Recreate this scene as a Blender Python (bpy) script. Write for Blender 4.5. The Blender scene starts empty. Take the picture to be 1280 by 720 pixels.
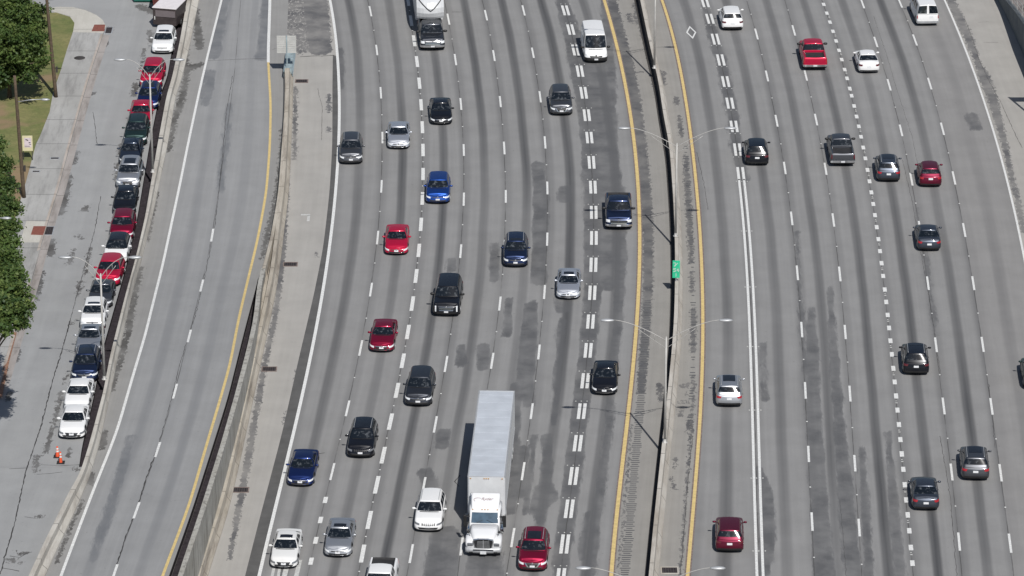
import bpy, bmesh, math, random
import numpy as np
from mathutils import Vector, Matrix
from mathutils.geometry import delaunay_2d_cdt

# ------------------------------------------------------------------ camera, sky, sun
SC = bpy.context.scene
COL = SC.collection
TH = math.radians(21.93); F = 5697.0; CH = 134.2
cam = bpy.data.cameras.new('camera'); cam.sensor_width = 36.0; cam.lens = 36.0 * F / 1280.0
cam.clip_start = 1.0; cam.clip_end = 20000.0
camo = bpy.data.objects.new('camera', cam); COL.objects.link(camo)
camo.location = (0, 0, CH); camo.rotation_euler = (math.pi / 2 - TH, 0, 0)
SC.camera = camo
SUN_EL = math.radians(49.0); SUN_DIR = (0.285, -0.958)      # towards the sun, horizontally
w = bpy.data.worlds.new('World'); SC.world = w; w.use_nodes = True
nt = w.node_tree; bg = nt.nodes['Background']
sky = nt.nodes.new('ShaderNodeTexSky'); sky.sky_type = 'NISHITA'; sky.sun_disc = False
sky.sun_elevation = SUN_EL; sky.sun_rotation = math.atan2(SUN_DIR[0], SUN_DIR[1])
sky.air_density = 1.0; sky.dust_density = 1.2; sky.ozone_density = 1.0
nt.links.new(sky.outputs[0], bg.inputs[0]); bg.inputs[1].default_value = 0.06
sun = bpy.data.lights.new('sun', 'SUN'); sun.energy = 4.1; sun.angle = math.radians(0.5); sun.color = (1.0, 0.975, 0.94)
suno = bpy.data.objects.new('sun', sun); COL.objects.link(suno)
d = Vector((SUN_DIR[0] * math.cos(SUN_EL), SUN_DIR[1] * math.cos(SUN_EL), math.sin(SUN_EL)))
suno.rotation_euler = d.to_track_quat('Z', 'Y').to_euler(); suno.location = (60, 200, 150)
SC.view_settings.view_transform = 'Standard'; SC.view_settings.look = 'None'
SC.view_settings.exposure = 0.0; SC.view_settings.gamma = 1.0
SC.view_settings.use_curve_mapping = False
rnd = random.Random(7)

# ------------------------------------------------------------------ placing things on the ground
ST, CT = math.sin(TH), math.cos(TH)
def pj(x, y, z=0.0):
    dx = (x - 640.0) / F; dv = (y - 360.0) / F
    t = (CH - z) / (ST + dv * CT)
    return dx * t, (CT - dv * ST) * t
# the left bank climbs toward the near end; its height above the motorway as a function of Y
_gt = [(-80, 0), (330, 0.0), (350, 0.25), (400, 1.1), (450, 1.85), (540, 2.4), (640, 2.95), (720, 3.4), (860, 3.9)]
_gY = sorted([(pj(300, y, h)[1], h) for y, h in _gt])
_gs = np.arange(150, 700, 1.0)
_gv = np.interp(_gs, [a for a, b in _gY], [b for a, b in _gY])
_k = np.exp(-0.5 * (np.arange(-9, 10) / 3.0) ** 2); _k /= _k.sum()
_gv = np.convolve(np.pad(_gv, 9, mode='edge'), _k, mode='valid')
def g(Y): return np.interp(Y, _gs, _gv)
def zero(Y): return np.zeros_like(np.asarray(Y, float))
def pg(x, y, h=0.0):
    z = 1.0
    for _ in range(12):
        X, Y = pj(x, y, z + h); z = float(g(Y))
    return X, Y
class Poly:
    def __init__(s, pts, deg=5, f=pj, h=0.0):
        P = np.array([f(x, y, h) for x, y in pts]); s.a, s.b = P[:, 1].min(), P[:, 1].max()
        s.c, s.w = (s.a + s.b) / 2, (s.b - s.a) / 2
        s.p = np.polyfit((P[:, 1] - s.c) / s.w, P[:, 0], min(deg, len(pts) - 2)); s.d = np.polyder(s.p)
    def __call__(s, Y):
        t = (np.asarray(Y, float) - s.c) / s.w; tc = np.clip(t, -1, 1)
        return np.polyval(s.p, tc) + (t - tc) * np.polyval(s.d, tc)
class Lin:
    def __init__(s, pts, f=pj, h=0.0, sig=2.5):
        P = np.array(sorted([(b, a) for a, b in [f(x, y, h) for x, y in pts]]))
        s.Y = np.arange(150, 600, 0.5)
        X = np.interp(s.Y, P[:, 0], P[:, 1])
        k = min(3, len(P) - 1)
        m0 = (P[k, 1] - P[0, 1]) / (P[k, 0] - P[0, 0]); m1 = (P[-1, 1] - P[-1 - k, 1]) / (P[-1, 0] - P[-1 - k, 0])
        X = np.where(s.Y < P[0, 0], P[0, 1] + (s.Y - P[0, 0]) * m0, X)
        X = np.where(s.Y > P[-1, 0], P[-1, 1] + (s.Y - P[-1, 0]) * m1, X)
        n = int(sig * 6); kk = np.exp(-0.5 * (np.arange(-n, n + 1) * 0.5 / sig) ** 2); kk /= kk.sum()
        Xp = np.concatenate([X[0] + (X[1] - X[0]) * np.arange(-n, 0), X, X[-1] + (X[-1] - X[-2]) * np.arange(1, n + 1)])
        s.X = np.convolve(Xp, kk, mode='valid')
    def __call__(s, Y): return np.interp(Y, s.Y, s.X)
def off(c, o): return lambda Y: c(Y) + o
def ang(c, Y): return math.atan2(float(c(Y + 1)) - float(c(Y - 1)), 2.0)   # heading, 0 = along +Y

# ------------------------------------------------------------------ node materials
def newmat(name):
    m = bpy.data.materials.new(name); m.use_nodes = True
    t = m.node_tree; return m, t, t.nodes['Principled BSDF']
def nd(t, typ, **kw):
    n = t.nodes.new(typ)
    for k, v in kw.items(): setattr(n, k, v)
    return n
def noise(t, vec, scale, detail=4, rough=0.6, dist=0.0):
    n = nd(t, 'ShaderNodeTexNoise'); n.inputs['Scale'].default_value = scale; n.inputs['Detail'].default_value = detail
    n.inputs['Roughness'].default_value = rough; n.inputs['Distortion'].default_value = dist
    if vec is not None: t.links.new(vec, n.inputs['Vector'])
    return n.outputs['Fac']
def scaled(t, vec, s):
    n = nd(t, 'ShaderNodeMapping'); n.inputs['Scale'].default_value = s; t.links.new(vec, n.inputs['Vector']); return n.outputs[0]
def mth(t, op, a, b=None, c=None, clamp=False):
    n = nd(t, 'ShaderNodeMath', operation=op); n.use_clamp = clamp
    for i, v in enumerate((a, b, c)):
        if v is None: continue
        if isinstance(v, (int, float)): n.inputs[i].default_value = v
        else: t.links.new(v, n.inputs[i])
    return n.outputs[0]
def ramp(t, fac, stops, interp='LINEAR'):
    n = nd(t, 'ShaderNodeValToRGB'); n.color_ramp.interpolation = interp; cr = n.color_ramp
    while len(cr.elements) < len(stops): cr.elements.new(0.5)
    for e, (p, c) in zip(cr.elements, stops):
        e.position = p; e.color = (c, c, c, 1) if isinstance(c, (int, float)) else (*c, 1)
    t.links.new(fac, n.inputs[0]); return n.outputs[0]
def mix(t, fac, a, b, blend='MIX'):
    n = nd(t, 'ShaderNodeMix', data_type='RGBA', blend_type=blend)
    for i, v in ((0, fac), (6, a), (7, b)):
        if isinstance(v, (int, float)): n.inputs[i].default_value = v
        elif isinstance(v, tuple): n.inputs[i].default_value = (*v, 1)
        else: t.links.new(v, n.inputs[i])
    return n.outputs[2]
def objvec(t): return nd(t, 'ShaderNodeNewGeometry').outputs['Position']
def bump(t, b, h, s=0.2, dist=0.02):
    n = nd(t, 'ShaderNodeBump'); n.inputs['Strength'].default_value = s; n.inputs['Distance'].default_value = dist
    t.links.new(h, n.inputs['Height']); t.links.new(n.outputs[0], b.inputs['Normal'])
def simple(name, col, rough=0.6, metal=0.0, var=0.12, scale=2.0, coat=0.0, spec=0.5):
    m, t, b = newmat(name)
    v = objvec(t); f = noise(t, v, scale, 5)
    c = mix(t, ramp(t, f, [(0.3, 0.0), (0.7, 1.0)]), tuple(x * (1 - var) for x in col), tuple(min(1, x * (1 + var)) for x in col))
    t.links.new(c, b.inputs['Base Color']); b.inputs['Roughness'].default_value = rough; b.inputs['Metallic'].default_value = metal
    b.inputs['Coat Weight'].default_value = coat; b.inputs['Coat Roughness'].default_value = 0.06
    b.inputs['Specular IOR Level'].default_value = spec
    return m

def road_mat(name, light, dark, asph, oil=1.0, lanes=True, seam=True, crisp=False):
    """pavement with oil bands in the lane middles, seams at the lane lines, stains from the mesh attribute"""
    m, t, b = newmat(name)
    uv = nd(t, 'ShaderNodeUVMap'); uv.uv_map = 'UVMap'
    sep = nd(t, 'ShaderNodeSeparateXYZ'); t.links.new(uv.outputs[0], sep.inputs[0])
    pos = objvec(t)
    longn = noise(t, scaled(t, uv.outputs[0], (9.0, 0.055, 1)), 1.0, 5, 0.6)
    longf = noise(t, scaled(t, uv.outputs[0], (2.2, 0.02, 1)), 1.0, 3, 0.55)
    mid = noise(t, pos, 0.35, 5, 0.6)
    fine = noise(t, pos, 9.0, 4, 0.7)
    wear = mth(t, 'ADD', mth(t, 'MULTIPLY', longn, 0.45), mth(t, 'MULTIPLY', mid, 0.55))
    c = mix(t, ramp(t, wear, [(0.36, 0.0), (0.64, 1.0)]), tuple(x * 0.9 for x in light), tuple(x * 1.08 for x in light))
    if lanes:
        wob = mth(t, 'MULTIPLY', mth(t, 'SUBTRACT', noise(t, scaled(t, uv.outputs[0], (0.3, 0.03, 1)), 1.0, 2), 0.5), 0.12)
        fr = mth(t, 'FRACT', mth(t, 'ADD', sep.outputs[0], wob))
        band = ramp(t, fr, [(0.0, 0.50), (0.09, 0.34), (0.20, 0.03), (0.35, 0.06), (0.43, 0.85), (0.49, 1.0), (0.55, 0.85), (0.64, 0.06), (0.82, 0.02), (1.0, 0.55)], 'EASE')
        amp = ramp(t, longf, [(0.32, 0.8), (0.68, 1.0)])
        amp2 = ramp(t, noise(t, scaled(t, uv.outputs[0], (0.6, 0.012, 1)), 1.0, 2), [(0.36, 0.42), (0.62, 1.0)])
        oilf = mth(t, 'MULTIPLY', mth(t, 'MULTIPLY', band, mth(t, 'MULTIPLY', amp, amp2)), oil)
        oilf = mth(t, 'MULTIPLY', oilf, mth(t, 'ADD', 0.75, mth(t, 'MULTIPLY', longn, 0.5)), clamp=True)
        c = mix(t, oilf, c, dark)
    at = nd(t, 'ShaderNodeAttribute'); at.attribute_name = 'stain'
    nz = noise(t, scaled(t, pos, (1.6, 0.8, 1) if crisp else (1.3, 0.22, 1)), 2.2 if crisp else 1.2, 9, 0.74)
    rag = mth(t, 'ADD', at.outputs['Fac'], mth(t, 'MULTIPLY', mth(t, 'SUBTRACT', nz, 0.5), 3.6 if crisp else 1.9))
    sf = ramp(t, rag, [(0.40, 0.0), (0.50, 1.0), (0.8, 1.0)] if crisp else [(0.16, 0.0), (0.42, 0.85), (0.8, 1.0)])
    sf = mth(t, 'MULTIPLY', sf, mth(t, 'MULTIPLY', ramp(t, mid, [(0.36, 0.5), (0.62, 1.0)]), mth(t, 'MINIMUM', mth(t, 'MULTIPLY', at.outputs['Fac'], 9.0), 1.0)))
    c = mix(t, sf, c, asph)
    if seam:
        fr2 = mth(t, 'FRACT', mth(t, 'ADD', mth(t, 'ADD', sep.outputs[0], 0.5), mth(t, 'MULTIPLY', mth(t, 'SUBTRACT', noise(t, scaled(t, uv.outputs[0], (0.3, 0.5, 1)), 1.0, 4), 0.5), 0.02)))
        ln = ramp(t, fr2, [(0.478, 0.0), (0.486, 1.0), (0.494, 1.0), (0.502, 0.0)])
        br = ramp(t, noise(t, scaled(t, uv.outputs[0], (1.0, 0.14, 1)), 1.0, 4, 0.7), [(0.40, 0.15), (0.55, 0.85)])
        c = mix(t, mth(t, 'MULTIPLY', ln, br), c, (0.045, 0.043, 0.04))
    spk = ramp(t, noise(t, pos, 3.3, 2, 0.4), [(0.72, 0.0), (0.76, 0.7)])
    c = mix(t, mth(t, 'MULTIPLY', spk, 0.4), c, tuple(x * 0.45 for x in light))
    c = mix(t, mth(t, 'MULTIPLY', fine, 0.22), c, tuple(x * 0.6 for x in light))
    t.links.new(c, b.inputs['Base Color']); b.inputs['Roughness'].default_value = 0.88
    b.inputs['Specular IOR Level'].default_value = 0.3
    bump(t, b, fine, 0.25, 0.01)
    return m
def conc_mat(name, a, b2, streak=(0.10, 0.09, 0.08), amt=0.6, vertical=True, sc=1.0):
    m, t, b = newmat(name)
    pos = objvec(t)
    c = mix(t, ramp(t, noise(t, scaled(t, pos, (1, .35, 1)), 0.8 * sc, 6, 0.65), [(0.35, 0.0), (0.65, 1.0)]), a, b2)
    sv = scaled(t, pos, (2.2, 1.6, 0.18) if vertical else (1.0, 0.12, 1.0))
    c = mix(t, mth(t, 'MULTIPLY', ramp(t, noise(t, sv, 1.5, 5, 0.7), [(0.48, 0.0), (0.68, 1.0)]), amt), c, streak)
    c = mix(t, ramp(t, noise(t, pos, 5.0, 5, 0.75), [(0.58, 0.0), (0.75, 0.5)]), c, tuple(x * 0.45 for x in a))
    if not vertical:
        sp = nd(t, 'ShaderNodeSeparateXYZ'); t.links.new(pos, sp.inputs[0])
        jf = mth(t, 'FRACT', mth(t, 'MULTIPLY', sp.outputs[1], 1 / 6.1)); c = mix(t, ramp(t, jf, [(0.0, 0.75), (0.012, 0.75), (0.02, 0.0)]), c, tuple(x * 0.3 for x in a))
    t.links.new(c, b.inputs['Base Color']); b.inputs['Roughness'].default_value = 0.9
    bump(t, b, noise(t, pos, 14, 4), 0.25, 0.015)
    return m

M = {}
LIGHT = (0.264, 0.261, 0.256)
M['road'] = road_mat('motorway_concrete', LIGHT, (0.055, 0.056, 0.060), (0.096, 0.097, 0.101))
M['road_faint'] = road_mat('outer_lane_concrete', (0.268, 0.262, 0.255), (0.082, 0.082, 0.086), (0.086, 0.088, 0.094), oil=0.4)
M['shoulder'] = road_mat('shoulder_concrete', (0.375, 0.36, 0.335), (0.1, 0.1, 0.1), (0.10, 0.10, 0.105), lanes=False, seam=False, crisp=True)
M['median_pave'] = road_mat('median_pavement', (0.295, 0.283, 0.262), (0.1, 0.1, 0.1), (0.085, 0.085, 0.09), lanes=False, seam=False, crisp=True)
M['ramp'] = road_mat('ramp_asphalt', (0.292, 0.293, 0.292), (0.165, 0.170, 0.178), (0.14, 0.147, 0.157), oil=0.6)
M['ramp_edge'] = road_mat('ramp_shoulder', (0.285, 0.28, 0.27), (0.2, 0.2, 0.2), (0.075, 0.072, 0.068), lanes=False, seam=False, crisp=True)
M['street'] = road_mat('street_asphalt', (0.33, 0.332, 0.33), (0.25, 0.25, 0.25), (0.075, 0.07, 0.066), oil=0.25, seam=False, crisp=True)
M['wall'] = conc_mat('wall_concrete', (0.33, 0.315, 0.275), (0.42, 0.41, 0.375), amt=0.75)
M['barrier'] = conc_mat('barrier_concrete', (0.36, 0.32, 0.26), (0.47, 0.43, 0.365), (0.13, 0.10, 0.08), amt=0.6, vertical=False)
M['pale_barrier'] = conc_mat('pale_barrier_concrete', (0.43, 0.40, 0.35), (0.54, 0.515, 0.465), (0.22, 0.19, 0.16), amt=0.55, vertical=False)
M['strip_asphalt'] = simple('asphalt_strip', (0.095, 0.093, 0.09), 0.92, var=0.18, scale=0.8)
M['medbar'] = conc_mat('median_barrier_concrete', (0.42, 0.385, 0.335), (0.53, 0.50, 0.45), (0.2, 0.16, 0.12), amt=0.5, vertical=False)
M['walk'] = conc_mat('sidewalk_concrete', (0.30, 0.295, 0.28), (0.41, 0.405, 0.39), (0.16, 0.155, 0.15), amt=0.55, vertical=False, sc=0.35)
M['walk_new'] = conc_mat('pale_sidewalk_concrete', (0.45, 0.43, 0.38), (0.52, 0.50, 0.45), (0.33, 0.31, 0.27), amt=0.3, vertical=False)
M['channel'] = simple('near_black_recess', (0.04, 0.034, 0.038), 0.95, var=0.35, scale=3.0, spec=0.1)  # near-black colour of the recessed strips and grate pits
M['white_paint'] = simple('white_road_paint', (0.68, 0.68, 0.66), 0.7, var=0.22, scale=7.0)
M['worn_paint'] = simple('worn_white_paint', (0.50, 0.50, 0.48), 0.8, var=0.25, scale=5.0)
M['yellow_paint'] = simple('yellow_road_paint', (0.62, 0.47, 0.20), 0.7, var=0.15, scale=3.0)
M['pale_yellow'] = simple('faded_yellow_paint', (0.62, 0.47, 0.2), 0.7, var=0.15, scale=3.0)
M['rust_edge'] = simple('brown_dirt_stripe', (0.19, 0.15, 0.135), 0.95, var=0.35, scale=4.0)
M['tar'] = simple('crack_sealant', (0.045, 0.043, 0.042), 0.9, var=0.3, scale=8.0)
M['rumble'] = simple('rumble_groove', (0.09, 0.092, 0.096), 0.95, var=0.3, scale=3.0)
M['galv'] = simple('galvanized_steel', (0.46, 0.47, 0.48), 0.45, 0.35, var=0.12)
M['pole_paint'] = simple('pale_pole_paint', (0.42, 0.41, 0.39), 0.5, 0.1, var=0.12)
M['wood'] = simple('weathered_pole_wood', (0.095, 0.068, 0.045), 0.9, var=0.35, scale=6.0)
M['iron'] = simple('cast_iron', (0.055, 0.05, 0.047), 0.8, 0.2, var=0.3)
M['brick_pad'] = simple('red_tactile_pad', (0.21, 0.07, 0.05), 0.9, var=0.2, scale=5)

# ------------------------------------------------------------------ mesh helpers
def mesh_obj(name, V, Fc, mats=None, parent=None, smooth=False, midx=None):
    me = bpy.data.meshes.new(name)
    me.from_pydata([tuple(map(float, v)) for v in V], [], [tuple(map(int, f)) for f in Fc])
    for m in (mats or []): me.materials.append(m)
    if midx is not None: me.polygons.foreach_set('material_index', np.array(midx, dtype=np.int32))
    if smooth: me.polygons.foreach_set('use_smooth', np.ones(len(me.polygons), dtype=bool))
    me.update()
    o = bpy.data.objects.new(name, me); COL.objects.link(o)
    if parent: o.parent = parent
    return o
def tag(o, label=None, cat=None, group=None, kind=None):
    if label: o['label'] = label
    if cat: o['category'] = cat
    if group: o['group'] = group
    if kind: o['kind'] = kind
    return o
def structure(o): o['kind'] = 'structure'; return o
def empty(name, loc, rz=0.0):
    o = bpy.data.objects.new(name, None); COL.objects.link(o); o.location = loc; o.rotation_euler = (0, 0, rz)
    o.empty_display_size = 0.2; return o
class MB:
    """collects vertices and faces of one mesh"""
    def __init__(s): s.V = []; s.F = []; s.m = []
    def add(s, V, Fc, mi=0):
        n = len(s.V); s.V += [tuple(v) for v in V]; s.F += [tuple(i + n for i in f) for f in Fc]; s.m += [mi] * len(Fc); return s
    def box(s, c, sz, rz=0.0, mi=0, rot=None, taper=1.0):
        hx, hy, hz = sz[0] / 2, sz[1] / 2, sz[2] / 2
        P = [Vector((x * (taper if z > 0 else 1), y * (taper if z > 0 else 1), z)) for z in (-hz, hz) for x, y in ((-hx, -hy), (hx, -hy), (hx, hy), (-hx, hy))]
        R = rot if rot is not None else Matrix.Rotation(rz, 3, 'Z')
        P = [R @ p + Vector(c) for p in P]
        return s.add(P, [(3, 2, 1, 0), (4, 5, 6, 7), (0, 1, 5, 4), (1, 2, 6, 5), (2, 3, 7, 6), (3, 0, 4, 7)], mi)
    def tube(s, pts, r, n=10, mi=0, caps=True):
        pts = [Vector(p) for p in pts]; R = r if isinstance(r, (list, tuple)) else [r] * len(pts)
        V = []; Fc = []; up = Vector((0, 0, 1))
        for i, p in enumerate(pts):
            d = (pts[min(i + 1, len(pts) - 1)] - pts[max(i - 1, 0)]).normalized()
            a = d.cross(up)
            if a.length < 1e-3: a = d.cross(Vector((0, 1, 0)))
            a.normalize(); b = d.cross(a).normalized()
            for k in range(n):
                th = 2 * math.pi * k / n; V.append(p + (a * math.cos(th) + b * math.sin(th)) * R[i])
        for i in range(len(pts) - 1):
            for k in range(n):
                Fc.append((i * n + k, i * n + (k + 1) % n, (i + 1) * n + (k + 1) % n, (i + 1) * n + k))
        if caps: Fc.append(tuple(range(n - 1, -1, -1))); Fc.append(tuple((len(pts) - 1) * n + k for k in range(n)))
        return s.add(V, Fc, mi)
    def lathe(s, prof, n=20, axis='Z', c=(0, 0, 0), mi=0):
        V = []; Fc = []
        for r, z in prof:
            for k in range(n):
                th = 2 * math.pi * k / n; a, b = r * math.cos(th), r * math.sin(th)
                V.append({'Z': (c[0] + a, c[1] + b, c[2] + z), 'X': (c[0] + z, c[1] + a, c[2] + b), 'Y': (c[0] + a, c[1] + z, c[2] + b)}[axis])
        for i in range(len(prof) - 1):
            for k in range(n): Fc.append((i * n + k, i * n + (k + 1) % n, (i + 1) * n + (k + 1) % n, (i + 1) * n + k))
        return s.add(V, Fc, mi)
    def build(s, name, mats, parent=None, smooth=False):
        if not isinstance(mats, (list, tuple)): mats = [mats]
        return mesh_obj(name, s.V, s.F, mats, parent, smooth, s.m if len(mats) > 1 else None)

# ---- pavement strips
def pix(X, Y, Z=0.0):
    dz = CH - Z; depth = Y * CT + dz * ST; v = (dz * CT - Y * ST) / depth * F
    return 640 + X / depth * F, 360 + v
def strip(name, curves, Y0, Y1, dy, nx, mat, zf=zero, u0=0, stain=None, z=0.0, lanes_u=None):
    Ys = np.arange(Y0, Y1 + dy, dy); cols = []; us = []
    for i in range(len(curves) - 1):
        a, b = curves[i](Ys), curves[i + 1](Ys)
        for k in range(nx + (1 if i == len(curves) - 2 else 0)):
            f = k / nx; cols.append(a + (b - a) * f); us.append((u0 + i + f))
    X = np.array(cols).T; ny, nc = X.shape
    Yg = np.repeat(Ys[:, None], nc, 1); Zg = zf(Yg) + z
    V = np.stack([X, Yg, Zg], -1).reshape(-1, 3)
    idx = np.arange(ny * nc).reshape(ny, nc)
    Fc = np.stack([idx[:-1, :-1], idx[:-1, 1:], idx[1:, 1:], idx[1:, :-1]], -1).reshape(-1, 4)
    o = mesh_obj(name, V, Fc, [mat])
    me = o.data; uvl = me.uv_layers.new(name='UVMap')
    U = np.stack([np.tile(np.array(us), ny), Yg.reshape(-1)], -1)
    li = np.empty(len(me.loops), dtype=np.int32); me.loops.foreach_get('vertex_index', li)
    uvl.data.foreach_set('uv', U[li].reshape(-1).astype(np.float32))
    at = me.attributes.new('stain', 'FLOAT', 'POINT')
    s = np.zeros(len(V))
    if stain:
        px, py = pix(V[:, 0], V[:, 1], V[:, 2])
        for pl in stain:
            amp = 1.0
            if isinstance(pl, tuple): amp, pl = pl
            best = np.zeros(len(V))
            for (x0, y0, w0), (x1, y1, w1) in zip(pl[:-1], pl[1:]):
                sel = (py > min(y0, y1) - 25) & (py < max(y0, y1) + 25)
                if not sel.any(): continue
                qx, qy = px[sel], py[sel] * 2.4
                ax, ay, bx, by = x0, y0 * 2.4, x1, y1 * 2.4
                L2 = (bx - ax) ** 2 + (by - ay) ** 2 + 1e-6
                tt = np.clip(((qx - ax) * (bx - ax) + (qy - ay) * (by - ay)) / L2, 0, 1)
                dd = np.hypot(qx - (ax + tt * (bx - ax)), qy - (ay + tt * (by - ay)))
                ww = w0 + (w1 - w0) * tt
                val = np.clip(0.55 - (dd - ww) / 7.0, 0, 1)
                best[sel] = np.maximum(best[sel], val)
            s = np.maximum(s, best * amp)
    at.data.foreach_set('value', s.astype(np.float32))
    return structure(o)

def ribbon_mb(mb, c, Y0, Y1, wd, zf=zero, z=0.006, dy=1.0, o=0.0):
    n = max(2, int(abs(Y1 - Y0) / dy) + 1); Ys = np.linspace(Y0, Y1, n); X = c(Ys) + o
    d = np.gradient(c(Ys), Ys); h = wd / 2 * np.sqrt(1 + d * d); Z = zf(Ys) + z
    V = []; Fc = []
    for i in range(n): V += [(X[i] - h[i], Ys[i], Z[i]), (X[i] + h[i], Ys[i], Z[i])]
    for i in range(n - 1): Fc.append((2 * i, 2 * i + 1, 2 * i + 3, 2 * i + 2))
    mb.add(V, Fc)
def ribbon(name, c, Y0, Y1, wd, mat, zf=zero, z=0.006, o=0.0):
    mb = MB(); ribbon_mb(mb, c, Y0, Y1, wd, zf, z, 1.0, o); return structure(mb.build(name, mat))
def dash_line(name, c, Yc, length, wd, mat, zf=zero, z=0.006, offs=(0.0,), studs=False):
    mb = MB()
    for Y in Yc:
        ll = length * rnd.uniform(0.94, 1.04)
        for o in offs: ribbon_mb(mb, c, Y - ll / 2, Y + ll / 2, wd, zf, z, 0.8, o)
    if studs:
        for a, b in zip(Yc[:-1], Yc[1:]):
            m = (a + b) / 2; mb.box((float(c(m)), m, z + 0.01), (0.11, 0.11, 0.02))
    return structure(mb.build(name, mat))
def extrude_profile(name, c, prof, Y0, Y1, mat, zf=zero, dy=1.5, zlow=None, closed=True, parent=None, mats=None, pm=None):
    """prof: (offset to the right, height) points, swept along a curve; heights None -> down to motorway level"""
    n = max(2, int((Y1 - Y0) / dy) + 1); Ys = np.linspace(Y0, Y1, n); X = c(Ys); dX = np.gradient(X, Ys)
    V = []; Fc = []; k = len(prof); mi = []
    for i in range(n):
        nn = Vector((1, -dX[i], 0)).normalized(); zb = float(zf(Ys[i]))
        for (o, h) in prof:
            z = (zb + h) if h is not None else -0.02
            V.append((X[i] + nn.x * o, Ys[i] + nn.y * o, z))
    for i in range(n - 1):
        for j in range(k if closed else k - 1):
            a, b = i * k + j, i * k + (j + 1) % k
            Fc.append((a, b, b + k, a + k)); mi.append(pm[j] if pm else 0)
    Fc.append(tuple(range(k - 1, -1, -1))); Fc.append(tuple((n - 1) * k + j for j in range(k))); mi += [0, 0]
    return mesh_obj(name, V, Fc, mats or [mat], parent, False, mi if mats else None)
def poly_sheet(name, outline, mat, h, skirt=0.15, zf=g, step=1.5):
    """flat slab with a curb face, following the ground height"""
    pts = [Vector(p) for p in outline]; n = len(pts)
    xs = [p.x for p in pts]; ys = [p.y for p in pts]
    ip = []
    y = min(ys) + step
    while y < max(ys):
        x = min(xs) + step
        while x < max(xs): ip.append(Vector((x, y))); x += step * 2
        y += step
    vo, _, fo, *_r = delaunay_2d_cdt(pts + ip, [], [list(range(n))], 1, 1e-4)
    V = [(p.x, p.y, float(zf(p.y)) + h) for p in vo]; Fc = [tuple(f) for f in fo]
    a = sum(pts[i].x * pts[(i + 1) % n].y - pts[(i + 1) % n].x * pts[i].y for i in range(n))
    for i in range(n):
        p, q = pts[i], pts[(i + 1) % n]
        m = max(1, int((q - p).length / step))
        for j in range(m):
            s, e = p.lerp(q, j / m), p.lerp(q, (j + 1) / m); b = len(V)
            zs, ze = float(zf(s.y)) + h, float(zf(e.y)) + h
            V += [(s.x, s.y, zs), (e.x, e.y, ze), (e.x, e.y, ze - skirt), (s.x, s.y, zs - skirt)]
            Fc.append((b, b + 1, b + 2, b + 3) if a < 0 else (b + 3, b + 2, b + 1, b))
    return mesh_obj(name, V, Fc, [mat])

# ------------------------------------------------------------------ curves read off the road
W0 = Poly([(412.5, 0), (421, 62), (424, 150), (423.7, 180), (422, 205), (416, 267), (406, 352), (404.5, 360), (387, 447), (369, 535), (339, 655), (324, 720)])
L1p = [(463, 14), (471, 62.5), (476, 116), (478, 172), (477, 233), (472, 297), (463.5, 362), (451.5, 435), (434, 510.5), (415.5, 589.5)]
L1 = Poly(L1p + [(406.5, 625), (401, 650), (395, 675), (389, 700)])
L2p = [(517.5, 51), (521.5, 77), (524.5, 104), (526, 131), (528, 159), (529, 187.5), (528.5, 217.5), (528, 248), (526, 280.5), (524, 313), (520, 345), (516, 379.5), (510, 415), (503, 451), (496, 488), (488, 527), (479, 569), (471, 606), (462, 650), (453, 692)]
L2 = Poly(L2p)
L3 = Poly([(560.5, 24), (569.5, 74.5), (576, 130), (579.5, 187.5), (580, 249), (576, 314), (557.5, 455), (544, 530.5), (530, 607.5), (514, 692)])
L4 = Poly([(607.5, 19), (617.5, 69.5), (625.5, 127), (630, 185), (632.5, 245.5), (631, 308), (624.5, 379.5), (615.5, 451), (577, 683)])
L5p = [(654.5, 13), (666, 66), (675.5, 121), (681, 178), (684.5, 235), (684, 299), (680.5, 365), (674, 440), (664.5, 514), (654, 589), (641, 672)]
L5 = Poly(L5p)
L6p = [(707, 13), (713.5, 37), (719.5, 62.5), (724.6, 89), (730, 116), (733.6, 144), (736.6, 172), (739.4, 203), (741, 234), (742.4, 265.5), (742.4, 297.5), (742, 331), (740, 366), (738, 402), (735.4, 438), (731.8, 476), (727.3, 514), (722, 554), (717, 595), (711.5, 636), (706, 680), (701, 722)]
L6 = Poly(L6p)
Y6 = Poly([(755, 0), (765, 32.5), (775, 75), (783.8, 117.5), (790, 160), (797.5, 235), (800, 287.5), (799.5, 330), (798.8, 360), (794.5, 415), (788.8, 480), (783, 537), (776, 597.5), (770, 657.5), (763.8, 720)])
MB_ = Lin([(802, 0), (815, 62), (825, 100), (832, 150), (839, 180), (844.5, 255), (846.3, 305), (846.5, 355), (845, 410), (840, 467), (834, 522), (830.5, 555), (825.5, 602), (819.5, 660), (814.5, 715)], h=0.9, sig=3)
Y7 = Poly([(827.5, 0), (837.5, 32.5), (847.5, 75), (856, 115), (862.5, 160), (870, 235), (875, 292), (878, 355), (879, 392), (877.5, 460), (874.5, 528), (869, 610), (864, 665), (859.5, 720)])
L8p = [(881, 2.5), (887.6, 23.5), (895, 49), (901, 75), (907, 102), (912, 129), (917.6, 158), (922, 187), (926.4, 217)]
L8 = Poly(L8p + [(928.4, 236), (933, 287.5), (938, 355), (940.6, 422), (943, 485), (944.5, 540), (947.3, 625), (950, 720)])
L9p = [(932, -6), (945.5, 42.5), (959, 95), (970.8, 151), (980.5, 210), (990, 273), (997, 341), (1002, 412), (1006.5, 488), (1011, 567.5), (1015, 652)]
L9 = Poly(L9p)
L10p = [(978, -12), (992, 38), (1007.5, 94), (1020, 149.5), (1032, 211), (1041.5, 275), (1050, 342.5), (1056.5, 415), (1062.5, 492), (1068.5, 579), (1074, 659.5)]
L10 = Poly(L10p)
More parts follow.
